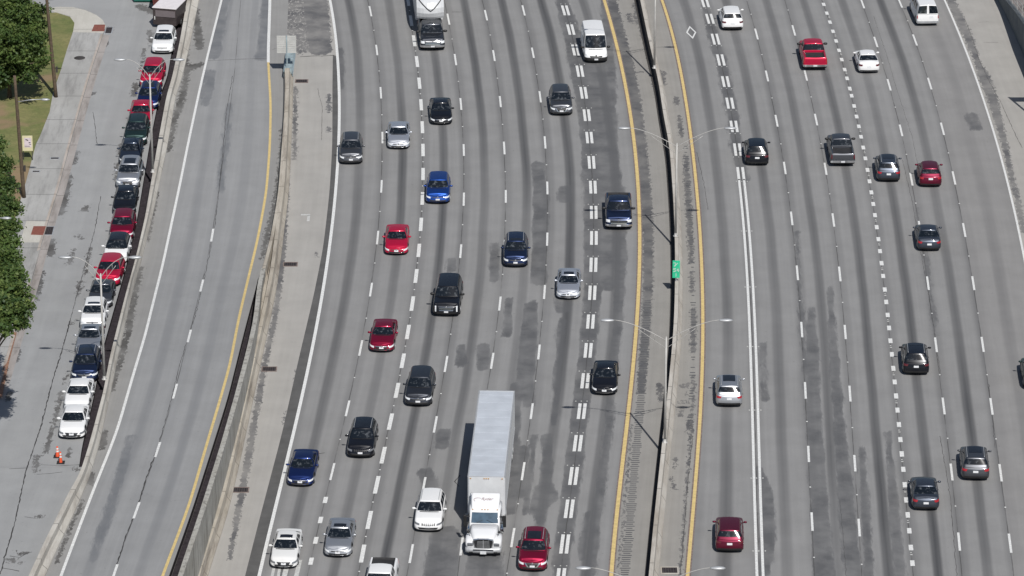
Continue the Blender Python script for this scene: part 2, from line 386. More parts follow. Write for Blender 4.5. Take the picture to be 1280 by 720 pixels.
L11 = Poly([(1029.5, 5.5), (1041.5, 39), (1053, 76), (1062, 111), (1070.5, 146), (1076, 171), (1085, 212.5), (1091.7, 255), (1098, 299), (1103.7, 341), (1107.7, 377), (1112.7, 426), (1118.2, 477), (1123.7, 531), (1127.5, 567.5), (1133, 625), (1138.5, 684)])
L12p = [(1078, 4), (1095, 52.5), (1111, 106), (1126.5, 163), (1139.5, 224), (1150, 285), (1159, 354), (1170.5, 431), (1180, 507.5), (1189, 590), (1199, 677)]
L12 = Poly(L12p)
L13p = [(1125, 3), (1143.5, 50), (1162.5, 104.5), (1178, 161), (1192.5, 222.5), (1205, 287.5), (1217, 354), (1228.5, 430.5), (1239, 508), (1251, 591), (1262.5, 679)]
L13 = Poly(L13p)
E14 = Poly([(1181, 0), (1197.5, 40), (1220, 97.5), (1235, 140), (1246, 178), (1260, 232), (1272.5, 285), (1280, 320)], 3)
SRf = Lin([(1246.7, 0), (1254.7, 13.9), (1268.6, 44.4), (1281, 74)], sig=3)          # foot of the right wall
L7a = lambda Y: (Y6(Y) + 0 * Y)                                                       # HOV lane right edge = yellow
# left bank
R1 = Lin([(277, 0), (263, 55), (250, 110), (235, 180), (225, 230), (210, 300), (196, 360), (180, 425), (146, 540), (115, 617), (76, 720)], pg)
RDp = [(266, 294), (252, 357), (237, 420), (219.5, 489), (198, 562), (170.5, 638), (143, 716)]
RD = Lin([(301, 0), (294, 90), (282, 180)] + RDp, pg, sig=5)
R2 = Lin([(337.5, 0), (335, 75), (338.5, 130), (337.5, 180), (333, 240), (323, 295), (312, 340), (298, 400), (288, 455), (273, 507), (257, 560), (238, 627), (221, 673), (203, 720)], pg)
SLl = Lin([(330, 300), (322.5, 350), (309, 400), (299, 440), (285.5, 495), (265, 560), (240, 638), (211, 720)], pg)   # left lip of the gap
RWt = Lin([(357, 70), (358.5, 100), (357.5, 140), (350, 240), (340.5, 295), (325.5, 350), (320, 400), (311, 440), (296, 497), (278, 560), (253, 640), (226, 720)], pg, 0.75, sig=2)
HWr = Lin([(367, 85), (366, 140), (361.5, 240), (354.5, 295), (348, 351), (338, 400), (323, 470), (304, 560), (286, 640), (259.5, 720)], sig=3)  # right foot of the shoulder barrier
SBr = Lin([(249, 0), (239, 50), (228, 97), (220, 120), (210, 180), (191, 270), (167, 360), (147, 450), (139, 490), (123.5, 560), (113, 594), (105.5, 613), (94, 640), (75, 680), (57, 720)], pg, sig=1.2)
SBl = Lin([(233.6, 0), (225, 50), (215, 97), (208, 120), (197, 180), (181.5, 270), (159, 360), (136.5, 450), (129, 490), (110, 560), (99, 594), (86.7, 613), (74, 640), (54, 680), (35.6, 720)], pg, 0.88, sig=1.2)
SSl = Lin([(225.5, 0), (217, 50), (209, 97), (199, 120), (187, 180), (172, 270), (150, 360), (127.5, 440), (118.5, 490), (102, 560), (98, 590)], pg, sig=1.5)   # street edge at the dark channel
CURB = Lin([(133, 31), (129, 42), (115, 84), (103, 124.5), (87.5, 180), (72.5, 237), (59, 280), (50, 310), (38, 355), (22, 410), (4, 470), (-20, 545)], pg, 0.12)
Ytop, Ybot = pj(640, 0)[1], pj(640, 720)[1]
YA, YB = 236.0, 470.0

# ------------------------------------------------------------------ ground and carriageways
bmg = MB(); bmg.add([(-6000, -3000, -0.6), (6000, -3000, -0.6), (6000, 9000, -0.6), (-6000, 9000, -0.6)], [(0, 1, 2, 3)])
structure(bmg.build('ground', simple('dry_ground', (0.10, 0.095, 0.07), 0.95, var=0.3, scale=0.05)))

ST_L = [
 [(702, 0, 5), (711, 30, 9), (722, 75, 10), (731, 120, 10), (738, 180, 10), (742, 250, 11), (743, 320, 11), (739, 390, 9), (733, 450, 9), (725, 520, 9), (716, 590, 10), (707, 660, 9), (700, 720, 8)],
 [(726, 40, 3), (736, 80, 8), (750, 105, 13), (756, 150, 14), (758, 200, 14), (765, 235, 12)], [(748, 200, 8), (754, 300, 11), (760, 360, 7)], (0.8, [(757, 0, 5), (764, 130, 6)]),
 [(771, 235, 8), (775, 300, 6), (775, 350, 5), (773, 400, 4), (767, 450, 4), (760, 540, 3), (752, 600, 4), (744, 660, 5), (738, 720, 5)],
 [(672, 205, 6), (676, 250, 8), (674, 320, 8), (674, 352, 9)], [(665, 380, 6), (661, 420, 9), (656, 470, 9), (661, 505, 6)], [(655, 560, 5), (650, 620, 6)],
 [(705, 235, 5), (706, 250, 7)], [(704, 367, 9), (704, 387, 9)], [(702, 400, 3), (697, 470, 3), (692, 530, 2)],
 [(684, 545, 4), (682, 600, 6), (682, 622, 15), (672, 636, 9), (676, 655, 3)],
 [(576, 432, 3), (577, 455, 6)], [(604, 432, 6), (604, 460, 6)], [(565, 325, 4), (564, 338, 4)], [(619, 305, 3), (618, 350, 5)], [(636, 375, 3), (634, 420, 4)],
 [(555, 540, 8), (552, 558, 7)], [(532, 590, 9), (538, 608, 8)], (0.9, [(556, 665, 16), (550, 722, 20)]), (0.9, [(606, 690, 20), (606, 724, 24)]),
 (0.85, [(645, 480, 5), (640, 560, 9), (634, 640, 9)]), [(668, 545, 2), (662, 600, 2), (657, 640, 3)],
 [(424, 62, 3), (427, 110, 2)], [(733, 640, 2), (727, 700, 2)],
]
ST_R = [
 (0.85, [(1014, 385, 3), (1016, 450, 7), (1018, 530, 8), (1023, 620, 10), (1030, 722, 12)]), (0.8, [(1037, 360, 2), (1042, 440, 5), (1050, 540, 6), (1057, 620, 9), (1066, 722, 10)]),
 (0.8, [(1077, 560, 3), (1082, 640, 4), (1087, 722, 4)]), (0.8, [(1110, 540, 2), (1116, 620, 5), (1125, 722, 7)]),
 [(948, 585, 3), (958, 622, 7), (960, 680, 8), (953, 720, 6)], (0.8, [(879, 0, 2), (887, 30, 5), (901, 75, 6), (913, 130, 6), (922, 190, 6), (930, 225, 5)]),
 (0.55, [(952, 430, 5), (956, 500, 4)]), (0.6, [(1213, 145, 8), (1222, 160, 8)]), (0.5, [(995, 290, 3), (1003, 420, 3), (1013, 560, 3)]), (0.5, [(1147, 260, 2), (1158, 330, 3), (1170, 420, 3)]),
]
strip('motorway_carriageway', [W0, L1, L2, L3, L4, L5, L6, Y6], YA, YB, 0.5, 13, M['road'], stain=ST_L)
strip('motorway_carriageway', [Y7, L8, L9, L10, L11, L12, L13], YA, YB, 0.5, 13, M['road'], u0=10, stain=ST_R)
strip('motorway_carriageway', [L13, E14], YA, YB, 0.5, 14, M['road_faint'], u0=16, stain=ST_R)
# shoulders
ST_SL = [
 [(393, -5, 16), (397, 30, 15), (400, 63, 14)], (0.85, [(346, -5, 8), (350, 60, 10)]), (0.62, [(368, -5, 14), (374, 62, 14)]), [(411, 118, 1.5), (411, 140, 2)], [(411, 158, 1), (411, 164, 2)],
 [(361, 150, 2), (357, 250, 3), (352, 330, 3.5), (343, 400, 3), (332, 450, 3), (321, 510, 3), (309, 580, 4), (296, 650, 3), (287, 700, 2)], [(369, 110, 2), (368, 200, 2)],
 (0.8, [(396, 315, 1), (396, 320, 2)]), (0.8, [(372, 462, 1), (368, 478, 1)]), (0.8, [(357, 515, 1), (355, 530, 1)])]
strip('motorway_shoulder', [off(RWt, -0.6), W0], YA, YB, 0.5, 60, M['shoulder'], stain=ST_SL, z=-0.004)
strip('asphalt_strip', [Lin([(416, 70), (415.5, 110), (415.5, 180), (412, 240), (404, 310), (392, 370), (373, 450), (353, 540), (324, 650), (305, 725)]), W0], YA, pj(415, 70)[1], 0.5, 2, M['strip_asphalt'], z=-0.001)
ST_M = [[(764, 0, 6), (772, 35, 7), (783, 75, 7.5), (793, 125, 7.5), (800, 175, 7), (806, 230, 6.5), (810, 290, 6), (810, 350, 5.5), (808, 400, 5), (804, 450, 5), (801, 490, 4)],
 (0.9, [(785, 18, 3), (789, 28, 2)]), (0.9, [(797, 30, 2), (793, 18, 2)]), (0.9, [(824, 480, 4), (827, 500, 3)]), (0.7, [(798, 90, 2), (805, 90, 2)]),
 (0.75, [(789, 530, 1.2), (784, 600, 1.5), (776, 680, 1.5), (772, 722, 1.2)]),
 (0.9, [(794, 4, 3), (812, 70, 3), (822, 120, 3)])]
strip('median_shoulder', [Y6, MB_], YA, YB, 0.5, 20, M['median_pave'], stain=ST_M, u0=20, z=-0.002)
ST_M2 = [(0.9, [(828, 90, 3), (829, 105, 3)]), (0.9, [(845, 122, 3), (846, 130, 3)]), (0.95, [(849, 145, 2), (852, 170, 2.5)]), (0.95, [(857, 195, 2.5), (859, 235, 3.5), (863, 300, 3), (864, 330, 2)]),
 (0.9, [(864, 340, 2), (865, 365, 2)]), (0.95, [(867, 387, 3), (866, 440, 3)]), (0.85, [(854, 483, 5), (858, 481, 5)]), (0.85, [(860, 492, 4), (866, 492, 3)]), (0.9, [(846, 503, 3), (862, 502, 3)]), (0.8, [(851, 511, 3), (850, 520, 3)]),
 (0.9, [(861, 520, 2), (860, 540, 2)]), (0.8, [(845, 573, 2), (843, 585, 2)]), (0.8, [(838, 596, 2), (843, 612, 2)]), (0.9, [(850, 658, 2), (853, 658, 2)]),
 (0.8, [(868, 470, 1.6), (864, 540, 1.6), (859, 600, 1.4), (853, 680, 1.4), (850, 722, 1.2)])]
strip('median_shoulder', [MB_, Y7], YA, YB, 0.5, 16, M['median_pave'], stain=ST_M2, u0=30, z=-0.002)
ST_SR = [[(1188, 0, 5), (1200, 25, 6), (1212, 50, 5), (1222, 78, 3), (1230, 95, 7), (1241, 125, 6), (1252, 165, 4), (1258, 190, 3), (1264, 220, 3), (1272, 250, 3), (1280, 290, 3)]]
strip('motorway_shoulder', [E14, off(SRf, 0.5)], YA, YB, 0.5, 40, M['shoulder'], stain=ST_SR, u0=40, z=-0.002)

# ramp and street on the left bank
strip('ramp_shoulder', [off(SBl, -0.2), R1], YA, YB, 0.5, 12, M['ramp_edge'], g, stain=[
  [(231, 50, 3), (233, 95, 3), (227, 125, 4), (218, 150, 3), (211, 190, 2)], [(244, 10, 3), (246, 30, 4), (250, 60, 5)], [(252, 80, 4), (236, 85, 8)], [(196, 240, 2), (184, 300, 2)], [(176, 335, 3), (167, 370, 3.5), (159, 420, 3.5), (147, 460, 3.5), (139, 490, 2)],
  [(130, 540, 5), (126, 560, 5)], [(115, 590, 3), (113, 605, 4)], (0.9, [(104, 625, 1.5), (88, 660, 2), (70, 705, 2)])], u0=50, z=0.0)
strip('ramp', [R1, RD, R2], YA, YB, 0.5, 14, M['ramp'], g, u0=60, stain=[(0.8, [(277, -5, 9), (272, 30, 9), (266, 70, 8)]), (0.6, [(262, 90, 7), (256, 130, 6)]), (0.62, [(165, 545, 5), (150, 590, 6), (137, 640, 6), (115, 700, 5)]), (0.8, [(333, -5, 5), (331, 40, 6), (328, 72, 8)]), (0.55, [(287, 130, 4), (275, 240, 5)])])
strip('ramp_shoulder', [R2, SLl], pg(300, 900)[1], pj(325, 352)[1], 0.5, 6, M['ramp_edge'], g, u0=70)
strip('ramp_shoulder', [R2, off(RWt, 0.0)], pj(325, 352)[1], YB, 0.5, 8, M['ramp_edge'], g, u0=75, stain=[(0.8, [(353, 160, 1.5), (349, 215, 2), (342, 260, 3), (333, 300, 4), (327, 325, 2)])])
SSend = pg(98, 584)[1]
CUR2 = lambda Y: np.minimum(CURB(Y), CURB(Y) * 0 + 1e9) - 60
ST_ST = [(0.9, [(175, 8, 6), (190, 14, 8)]), (0.9, [(187, 38, 3), (190, 52, 4)]), (0.9, [(170, 105, 4), (167, 120, 3)]), (0.8, [(181, 60, 2), (176, 85, 2)]), (0.9, [(133, 52, 2), (131, 58, 1.5)]), (0.95, [(116, 116, 3), (114, 118, 3)]),
 (0.95, [(95, 190, 3), (92, 205, 2.5)]), (0.97, [(87, 220, 3.5), (83, 240, 4), (80, 255, 4), (75, 268, 4)]), (0.95, [(108, 258, 3), (106, 262, 4)]), (0.9, [(97, 295, 3), (102, 298, 2)]), (0.9, [(92, 312, 2), (86, 330, 3)]), (0.9, [(113, 310, 2), (106, 345, 2)]),
 (0.97, [(63, 300, 5), (62, 318, 6)]), (0.95, [(51, 340, 4), (48, 360, 4), (45, 375, 2)]), (0.9, [(101, 352, 3), (97, 370, 2)]), (0.9, [(91, 402, 3), (90, 406, 2)]), (0.95, [(20, 452, 3), (24, 436, 2)]), (0.9, [(8, 500, 4), (12, 490, 3)]),
 (0.97, [(77, 490, 2), (70, 520, 2.2), (62, 550, 2), (56, 566, 2)]), (0.85, [(83, 465, 1.5), (80, 480, 1.5)]), (0.9, [(87, 560, 1.5), (85, 572, 2.5)]), (0.8, [(12, 700, 6), (20, 702, 8)]), (0.8, [(45, 646, 4), (50, 645, 3)]), (0.8, [(94, 586, 4), (98, 588, 3)]),
 (0.9, [(20, 690, 3), (32, 692, 3)]), (0.75, [(46, 570, 4), (44, 590, 3)]), (0.9, [(137, 35, 3), (136, 40, 3)]), (0.8, [(151, 180, 3), (150, 195, 3)]), (0.8, [(147, 205, 3), (146, 225, 3)])]
strip('street', [off(CURB, -70), off(CURB, -0.05), SSl], SSend, 900, 0.5, 40, M['street'], g, stain=ST_ST, u0=80)
strip('street', [off(CURB, -70), off(CURB, -0.05), off(SBl, 0.1)], YA, SSend, 0.5, 40, M['street'], g, stain=ST_ST, u0=80)

# near-black channels beside the two walls (recessed between pavement and wall)
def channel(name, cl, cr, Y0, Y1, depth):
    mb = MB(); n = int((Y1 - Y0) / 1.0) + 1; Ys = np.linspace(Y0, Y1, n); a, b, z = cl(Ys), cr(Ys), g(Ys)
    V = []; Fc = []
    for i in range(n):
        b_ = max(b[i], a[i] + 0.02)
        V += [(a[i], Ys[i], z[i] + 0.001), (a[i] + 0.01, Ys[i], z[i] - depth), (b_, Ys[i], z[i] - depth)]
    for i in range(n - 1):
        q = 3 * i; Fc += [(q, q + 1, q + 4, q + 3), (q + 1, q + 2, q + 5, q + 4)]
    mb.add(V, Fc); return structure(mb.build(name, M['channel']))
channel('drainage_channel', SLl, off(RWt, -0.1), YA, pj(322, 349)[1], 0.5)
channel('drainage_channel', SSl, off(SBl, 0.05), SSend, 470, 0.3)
# side faces of the raised bank
mbk = MB(); Ys = np.arange(YA, YB, 1.0)
for cc in (SLl,):
    V = []; 
    for Y in np.arange(YA, pj(322, 349)[1], 1.0): V += [(float(cc(Y)) + 0.012, Y, float(g(Y)) - 0.45), (float(cc(Y)) + 0.012, Y, -0.3)]
    mbk.add(V, [(2 * i, 2 * i + 1, 2 * i + 3, 2 * i + 2) for i in range(len(V) // 2 - 1)])
structure(mbk.build('embankment_face', M['wall']))

# ------------------------------------------------------------------ painted lines
Yof = lambda pts: [pj(x, y)[1] for x, y in pts]
def ext(Ys, n0=3, n1=3):
    Ys = sorted(Ys); p0 = (Ys[-1] - Ys[0]) / (len(Ys) - 1)
    return [Ys[0] - p0 * k for k in range(n0, 0, -1)] + Ys + [Ys[-1] + p0 * k for k in range(1, n1 + 1)]
ribbon('edge_line_paint', W0, YA, YB, 0.24, M['white_paint'])
ribbon('edge_line_paint', E14, YA, YB, 0.17, M['white_paint'])
dash_line('lane_marking', L1, [y for y in ext(Yof(L1p), 0, 4)], 3.05, 0.16, M['white_paint'], studs=True)
Yd = [pj(406.5, 625)[1], pj(401, 650)[1], pj(395, 675)[1], pj(389, 700)[1]]; pd = Yd[0] - Yd[1]
dash_line('lane_marking', L1, Yd[::-1] and [Yd[0] - pd * k for k in range(0, 9)], 1.1, 0.30, M['white_paint'])
dash_line('lane_marking', L2, ext(Yof(L2p), 5, 12), 3.0, 0.29, M['white_paint'], studs=True)
for c, P in ((L3, [(560.5, 24), (569.5, 74.5), (576, 130), (579.5, 187.5), (580, 249), (576, 314), (568, 382), (557.5, 455), (544, 530.5), (530, 607.5), (514, 692)]),
             (L4, [(607.5, 19), (617.5, 69.5), (625.5, 127), (630, 185), (632.5, 245.5), (631, 308), (624.5, 379.5), (615.5, 451), (603, 527), (590, 604), (577, 683)]), (L5, L5p),
             (L9, L9p), (L10, L10p), (L12, L12p), (L13, L13p)):
    dash_line('lane_marking', c, ext(Yof(P)), 3.05, 0.165, M['white_paint'], studs=True)
dash_line('carpool_lane_marking', L6, ext(Yof(L6p), 6, 6), 3.0, 0.24, M['white_paint'], offs=(-0.19, 0.19))
dash_line('carpool_lane_marking', L8, ext(Yof(L8p), 0, 6), 3.0, 0.23, M['white_paint'], offs=(-0.21, 0.21))
ye = pj(928.4, 224)[1]
ribbon('carpool_lane_marking', L8, YA, ye, 0.19, M['white_paint'], o=-0.21)
ribbon('carpool_lane_marking', L8, YA, ye, 0.19, M['white_paint'], o=0.21)
mst = MB()
for Y in np.arange(YA, ye, 12.19 / 1.0):
    for o in (-0.42, -0.03, 0.42): mst.box((float(L8(Y)) + o, Y, 0.012), (0.10, 0.12, 0.02))
for Y in ext(Yof(L6p), 2, 2):
    for o in (-0.42, 0.0, 0.42): mst.box((float(L6(Y)) + o, Y + 1.85, 0.012), (0.09, 0.10, 0.02))
for Y in ext(Yof(L8p), 0, 3):
    for o in (-0.45, 0.0, 0.45): mst.box((float(L8(Y)) + o, Y - 1.85, 0.012), (0.09, 0.10, 0.02))
structure(mst.build('pavement_markers', M['worn_paint']))
ptsd = [(1029.5, 5.5), (1033.7, 16.5), (1037.7, 27.7), (1041.5, 39.2), (1045.2, 51.2), (1049, 63), (1052.2, 74.5), (1055.7, 87), (1059, 98), (1062, 110.7), (1064.2, 119.7), (1067.5, 132.5), (1070.5, 145.7), (1073.7, 158), (1076.2, 171), (1079.5, 184.5), (1082, 198), (1084.7, 212.5), (1087.5, 226.7), (1089.7, 240.5), (1092, 255), (1094.2, 269), (1096.2, 284), (1098.2, 299), (1100.2, 314), (1102, 329), (1103.7, 345), (1106, 362), (1107.7, 377.5), (1109.2, 393.7), (1111, 410), (1112.7, 426), (1114.5, 443), (1116.5, 460.5), (1118.2, 477.5), (1120.2, 495), (1122.2, 512.7), (1123.7, 530.7), (1125.5, 549.5), (1127.5, 567.5), (1129.2, 586.7), (1131, 606), (1132.7, 625), (1134.5, 643.7), (1136.7, 663.5), (1138.5, 684.5), (1140.4, 704)]
dash_line('dotted_lane_marking', L11, ext(Yof(ptsd), 8, 8), 0.92, 0.30, M['white_paint'])
mbs2 = MB()
for i, Y in enumerate(ext(Yof(ptsd), 2, 2)):
    if i % 2 == 0: mbs2.box((float(L11(Y)) + 0.03, Y + 1.35, 0.012), (0.16, 0.1, 0.02)); mbs2.box((float(L11(Y)) + 0.03, Y + 1.7, 0.012), (0.10, 0.1, 0.02))
structure(mbs2.build('pavement_markers', M['worn_paint']))
ribbon('edge_line_dirt', Y6, YA, YB, 0.46, M['rust_edge'], z=0.005)
ribbon('edge_line_paint', Y6, YA, YB, 0.27, M['yellow_paint'], z=0.010)
ribbon('edge_line_dirt', Y7, YA, YB, 0.46, M['rust_edge'], z=0.005)
ribbon('edge_line_paint', Y7, YA, YB, 0.24, M['yellow_paint'], z=0.010)
ribbon('ramp_edge_paint', R1, YA, YB, 0.20, M['white_paint'], g)
yy = pg(335, 78)[1]
ribbon('ramp_edge_paint', R2, yy, YB, 0.26, M['white_paint'], g, z=0.008)
ribbon('ramp_edge_paint', R2, YA, yy, 0.20, M['pale_yellow'], g, z=0.008)
dash_line('ramp_lane_marking', RD, sorted(pg(x, y)[1] for x, y in RDp) and ext([pg(x, y)[1] for x, y in RDp], 3, 0), 3.0, 0.17, M['white_paint'], g, z=0.008)
# carpool diamond
dmx, dmy = pj(864, 40.5); mb = MB(); O = [(0, 1.85), (0.47, 0), (0, -1.85), (-0.47, 0)]; rz = ang(L8, dmy)
V = []
for s in (1.0, 0.70):
    for x, y in O: V.append((dmx + (x * s) * math.cos(-rz) - (y * s) * math.sin(-rz), dmy + x * s * math.sin(-rz) + y * s * math.cos(-rz), 0.008))
mb.add(V, [(i, (i + 1) % 4, 4 + (i + 1) % 4, 4 + i) for i in range(4)]); structure(mb.build('carpool_diamond_paint', M['white_paint']))
# small white corner mark on the shoulder, gore stripes at the near edge
x, y = pj(382, 268.5); mb = MB(); mb.box((x, y, 0.004), (0.75, 0.30, 0.006)); mb.box((x + 0.27, y - 0.75, 0.004), (0.22, 1.4, 0.006)); structure(mb.build('shoulder_mark_paint', M['worn_paint']))
mb = MB()
for (x0, y0, x1, y1, wd) in ((343, 707, 339, 726, .2), (350, 707, 347, 726, .2), (359, 706, 354, 726, .35), (375, 700, 369, 726, .3)):
    a, b = Vector((*pj(x0, y0), 0.007)), Vector((*pj(x1, y1), 0.007)); mb.add([a + Vector((-wd / 2, 0, 0)), b + Vector((-wd / 2, 0, 0)), b + Vector((wd / 2, 0, 0)), a + Vector((wd / 2, 0, 0))], [(0, 1, 2, 3)])
structure(mb.build('lane_arrow_paint', M['worn_paint']))

# sealed cracks and joints
def crack(pts, wd, f=pj, jit=0.02, z=0.0042, step=0.35):
    wd *= 0.62; P = [Vector(f(*p)) for p in pts]; out = []
    for a, b in zip(P[:-1], P[1:]):
        n = max(1, int((b - a).length / step))
        for k in range(n): out.append(a.lerp(b, k / n) + Vector((rnd.gauss(0, jit), 0)))
    out.append(P[-1]); V = []; Fc = []
    for i, p in enumerate(out):
        q = out[min(i + 1, len(out) - 1)] - out[max(i - 1, 0)]; nn = Vector((q.y, -q.x)).normalized() * wd * rnd.uniform(0.25, 0.75)
        zz = (float(g(p.y)) if f is pg else 0.0) + z
        V += [(p.x - nn.x, p.y - nn.y, zz), (p.x + nn.x, p.y + nn.y, zz)]
    for i in range(len(out) - 1): Fc.append((2 * i, 2 * i + 1, 2 * i + 3, 2 * i + 2))
    cr.add(V, Fc)
cr = MB()
for P, wd in (([(0, 718), (18, 655), (32, 590), (52, 530), (66, 475), (77, 440), (88, 400)], .12), ([(88, 400), (97, 365), (108, 325), (119, 285), (126, 245)], .07), ([(121, 180), (118, 150), (116, 140)], .06),
              ([(142, 720), (158, 668), (170, 640), (182, 600), (197, 560)], .13), ([(197, 560), (214, 500), (225, 455), (244, 395), (257, 340), (269, 280), (276, 215), (283, 140), (291, 95)], .06), ([(12, 586), (34, 585)], .08), ([(258, 76), (300, 74), (334, 73)], .08),
              ([(51, 581), (75, 582), (100, 581)], .10), ([(46, 593), (62, 592), (78, 590)], .06), ([(12, 695), (25, 697), (33, 692), (40, 690)], .12), ([(2, 710), (15, 712), (24, 714)], .10), ([(30, 646), (45, 648), (56, 646)], .06), ([(22, 118), (30, 180)], .03)):
    crack(P, wd, pg)
for P, wd in (([(871, 190), (880, 230), (885, 262)], .05), ([(866, 545), (860, 600), (853, 690), (850, 720)], .06), ([(1205, 20), (1214, 45), (1224, 75), (1238, 105), (1252, 130), (1270, 170), (1278, 185)], .05), ([(1223, 28), (1236, 27)], .05), ([(1229, 53), (1248, 53)], .05),
              ([(375, 71), (390, 70), (404, 70), (418, 69)], .16), ([(397, 110), (403, 135), (402, 175)], .04), ([(340, 62), (355, 58)], .05), ([(1050, 625), (1058, 720)], .03), ([(1175, 545), (1188, 620), (1196, 720)], .05), ([(1236, 480), (1244, 560)], .05), ([(1128, 200), (1140, 250), (1152, 320), (1166, 400), (1176, 470)], .04), ([(1092, 20), (1108, 68), (1122, 115), (1140, 170), (1150, 220)], .03), ([(565, 15), (577, 15)], .12),
              ([(394, 568), (400, 567), (406, 566)], .09), ([(574, 608), (568, 602), (575, 594)], .1)):
    crack(P, wd, pj)
structure(cr.build('crack_seal', M['tar']))
# rumble grooves beside the median
mb = MB(); c_ = Lin([(809, 385), (806, 440), (801, 500), (797, 545), (791, 610), (786, 670), (780, 725)])
for Y in np.arange(pj(790, 740)[1], pj(810, 375)[1], 0.34):
    wq = rnd.uniform(0.42, 0.75) ; mb.add([(float(c_(Y)) - wq / 2, Y - .07, 0.004), (float(c_(Y)) + wq / 2, Y - .07, 0.004), (float(c_(Y)) + wq / 2, Y + .07, 0.004), (float(c_(Y)) - wq / 2, Y + .07, 0.004)], [(0, 1, 2, 3)])
c_ = Lin([(857, 190), (862, 250), (866, 340), (867, 440), (862, 540)])
for Y in np.arange(pj(862, 560)[1], pj(857, 180)[1], 0.5):
    if rnd.random() < 0.55: wq = rnd.uniform(0.2, 0.5); mb.add([(float(c_(Y)) - wq / 2, Y - .08, 0.004), (float(c_(Y)) + wq / 2, Y - .08, 0.004), (float(c_(Y)) + wq / 2, Y + .08, 0.004), (float(c_(Y)) - wq / 2, Y + .08, 0.004)], [(0, 1, 2, 3)])
structure(mb.build('rumble_grooves', M['rumble']))

# ------------------------------------------------------------------ walls and barriers
y352 = pj(322, 350)[1]
# tall wall / ramp side barrier share one line
y70 = pj(357, 96)[1]
o = extrude_profile('ramp_barrier', RWt, [(-0.26, 0.0), (-0.22, 0.3), (-0.13, 0.8), (0.13, 0.8), (0.22, 0.3), (0.26, 0.0)], y352 + 0.02, y70, M['barrier'], g)
tag(o, 'weathered tan barrier between the ramp and the wide left shoulder, back to back with another', 'barrier')
o = extrude_profile('retaining_wall', RWt, [(-0.17, -1.2), (-0.17, 0.62), (-0.2, 0.63), (-0.2, 0.77), (0.14, 0.77), (0.14, 0.63), (0.11, 0.62), (0.16, None)], YA, y352, M['wall'], g)
tag(o, 'tall stained concrete retaining wall holding up the ramp above the left shoulder', 'retaining wall')
hw = extrude_profile('shoulder_barrier', HWr, [(-0.62, 0.0), (-0.62, 0.84), (-0.34, 0.84), (-0.24, 0.4), (-0.02, 0.1), (0.0, 0.0)], YA, y70, M['barrier'], zero)
tag(hw, 'long tan concrete barrier at the foot of the retaining wall along the left shoulder', 'barrier')
# sloped concrete infill between wall and barrier
Ys = np.arange(YA, y70, 1.0); V = []
for Y in Ys: V += [(float(RWt(Y)) + 0.10, Y, 0.25 + 0.35 * min(1, float(g(Y)))), (float(HWr(Y)) - 0.60, Y, 0.22)]
structure(mesh_obj('gutter_slab', V, [(2 * i, 2 * i + 1, 2 * i + 3, 2 * i + 2) for i in range(len(Ys) - 1)], [M['barrier']]))
# barrier between the street and the ramp (wider where it flares near the cones)
n = int((YB - YA) / 1.0); Ys = np.linspace(YA, YB, n); xl, xr, zz = SBl(Ys), SBr(Ys), g(Ys); V = []; Fc = []
for i in range(n):
    a, b = xl[i], xr[i]; wt = b - a
    V += [(a, Ys[i], zz[i] - 1.0), (a, Ys[i], zz[i] + 0.88), (a + min(0.34, wt * .55), Ys[i], zz[i] + 0.88), (a + min(.38, wt * .6), Ys[i], zz[i] + 0.45), (b - 0.02, Ys[i], zz[i] + 0.12), (b, Ys[i], zz[i] - 0.02)]
for i in range(n - 1):
    for j in range(5): Fc.append((i * 6 + j, i * 6 + j + 1, i * 6 + j + 7, i * 6 + j + 6))
o = mesh_obj('street_barrier', V, Fc, [M['pale_barrier']])
tag(o, 'long pale tan concrete barrier between the row of parked cars and the ramp', 'barrier')
# median
mbp = [(-0.17, 0.0), (-0.16, 1.05), (0.12, 1.05), (0.16, 0.55), (0.42, 0.12), (0.46, 0.0)]
o = extrude_profile('median_wall', MB_, mbp, YA, YB, None, zero, mats=[M['medbar'], simple('shaded_dirty_concrete', (0.075, 0.068, 0.062), 0.95, var=0.3)], pm=[1, 0, 0, 0, 0, 0])  # left face gets a dark colour: its shade painted in, plus dirt
tag(o, 'long concrete median wall dividing the two directions of the motorway, its left face coloured dark for shade and dirt', 'median wall')
# strip left of the median wall, the wall's shade and dirt painted in
ribbon('shaded_dirty_gutter', off(MB_, -0.34), YA, YB, 0.36, simple('shade_and_dirt', (0.05, 0.046, 0.043), 0.95, var=0.3), z=0.006)
# shaded wall on the right with the ground behind it
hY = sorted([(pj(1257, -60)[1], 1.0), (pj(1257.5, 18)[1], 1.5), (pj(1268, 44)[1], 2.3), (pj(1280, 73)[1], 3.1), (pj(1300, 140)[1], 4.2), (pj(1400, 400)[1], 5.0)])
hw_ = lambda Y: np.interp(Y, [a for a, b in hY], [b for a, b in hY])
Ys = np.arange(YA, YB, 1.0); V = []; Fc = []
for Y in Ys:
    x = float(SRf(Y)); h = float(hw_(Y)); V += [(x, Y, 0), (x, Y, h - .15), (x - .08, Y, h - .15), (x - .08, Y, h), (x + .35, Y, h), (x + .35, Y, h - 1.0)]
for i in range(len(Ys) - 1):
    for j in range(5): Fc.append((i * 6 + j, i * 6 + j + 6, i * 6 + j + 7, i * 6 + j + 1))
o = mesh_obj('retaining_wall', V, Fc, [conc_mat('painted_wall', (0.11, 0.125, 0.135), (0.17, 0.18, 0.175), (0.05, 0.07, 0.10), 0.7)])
tag(o, 'shaded dark grey retaining wall with a pale coping along the far right shoulder', 'retaining wall')
V = []
for Y in Ys: x = float(SRf(Y)); h = float(hw_(Y)); V += [(x + .35, Y, h - .12), (x + 2.5, Y, h + .3), (x + 60, Y, h + 1.2)]
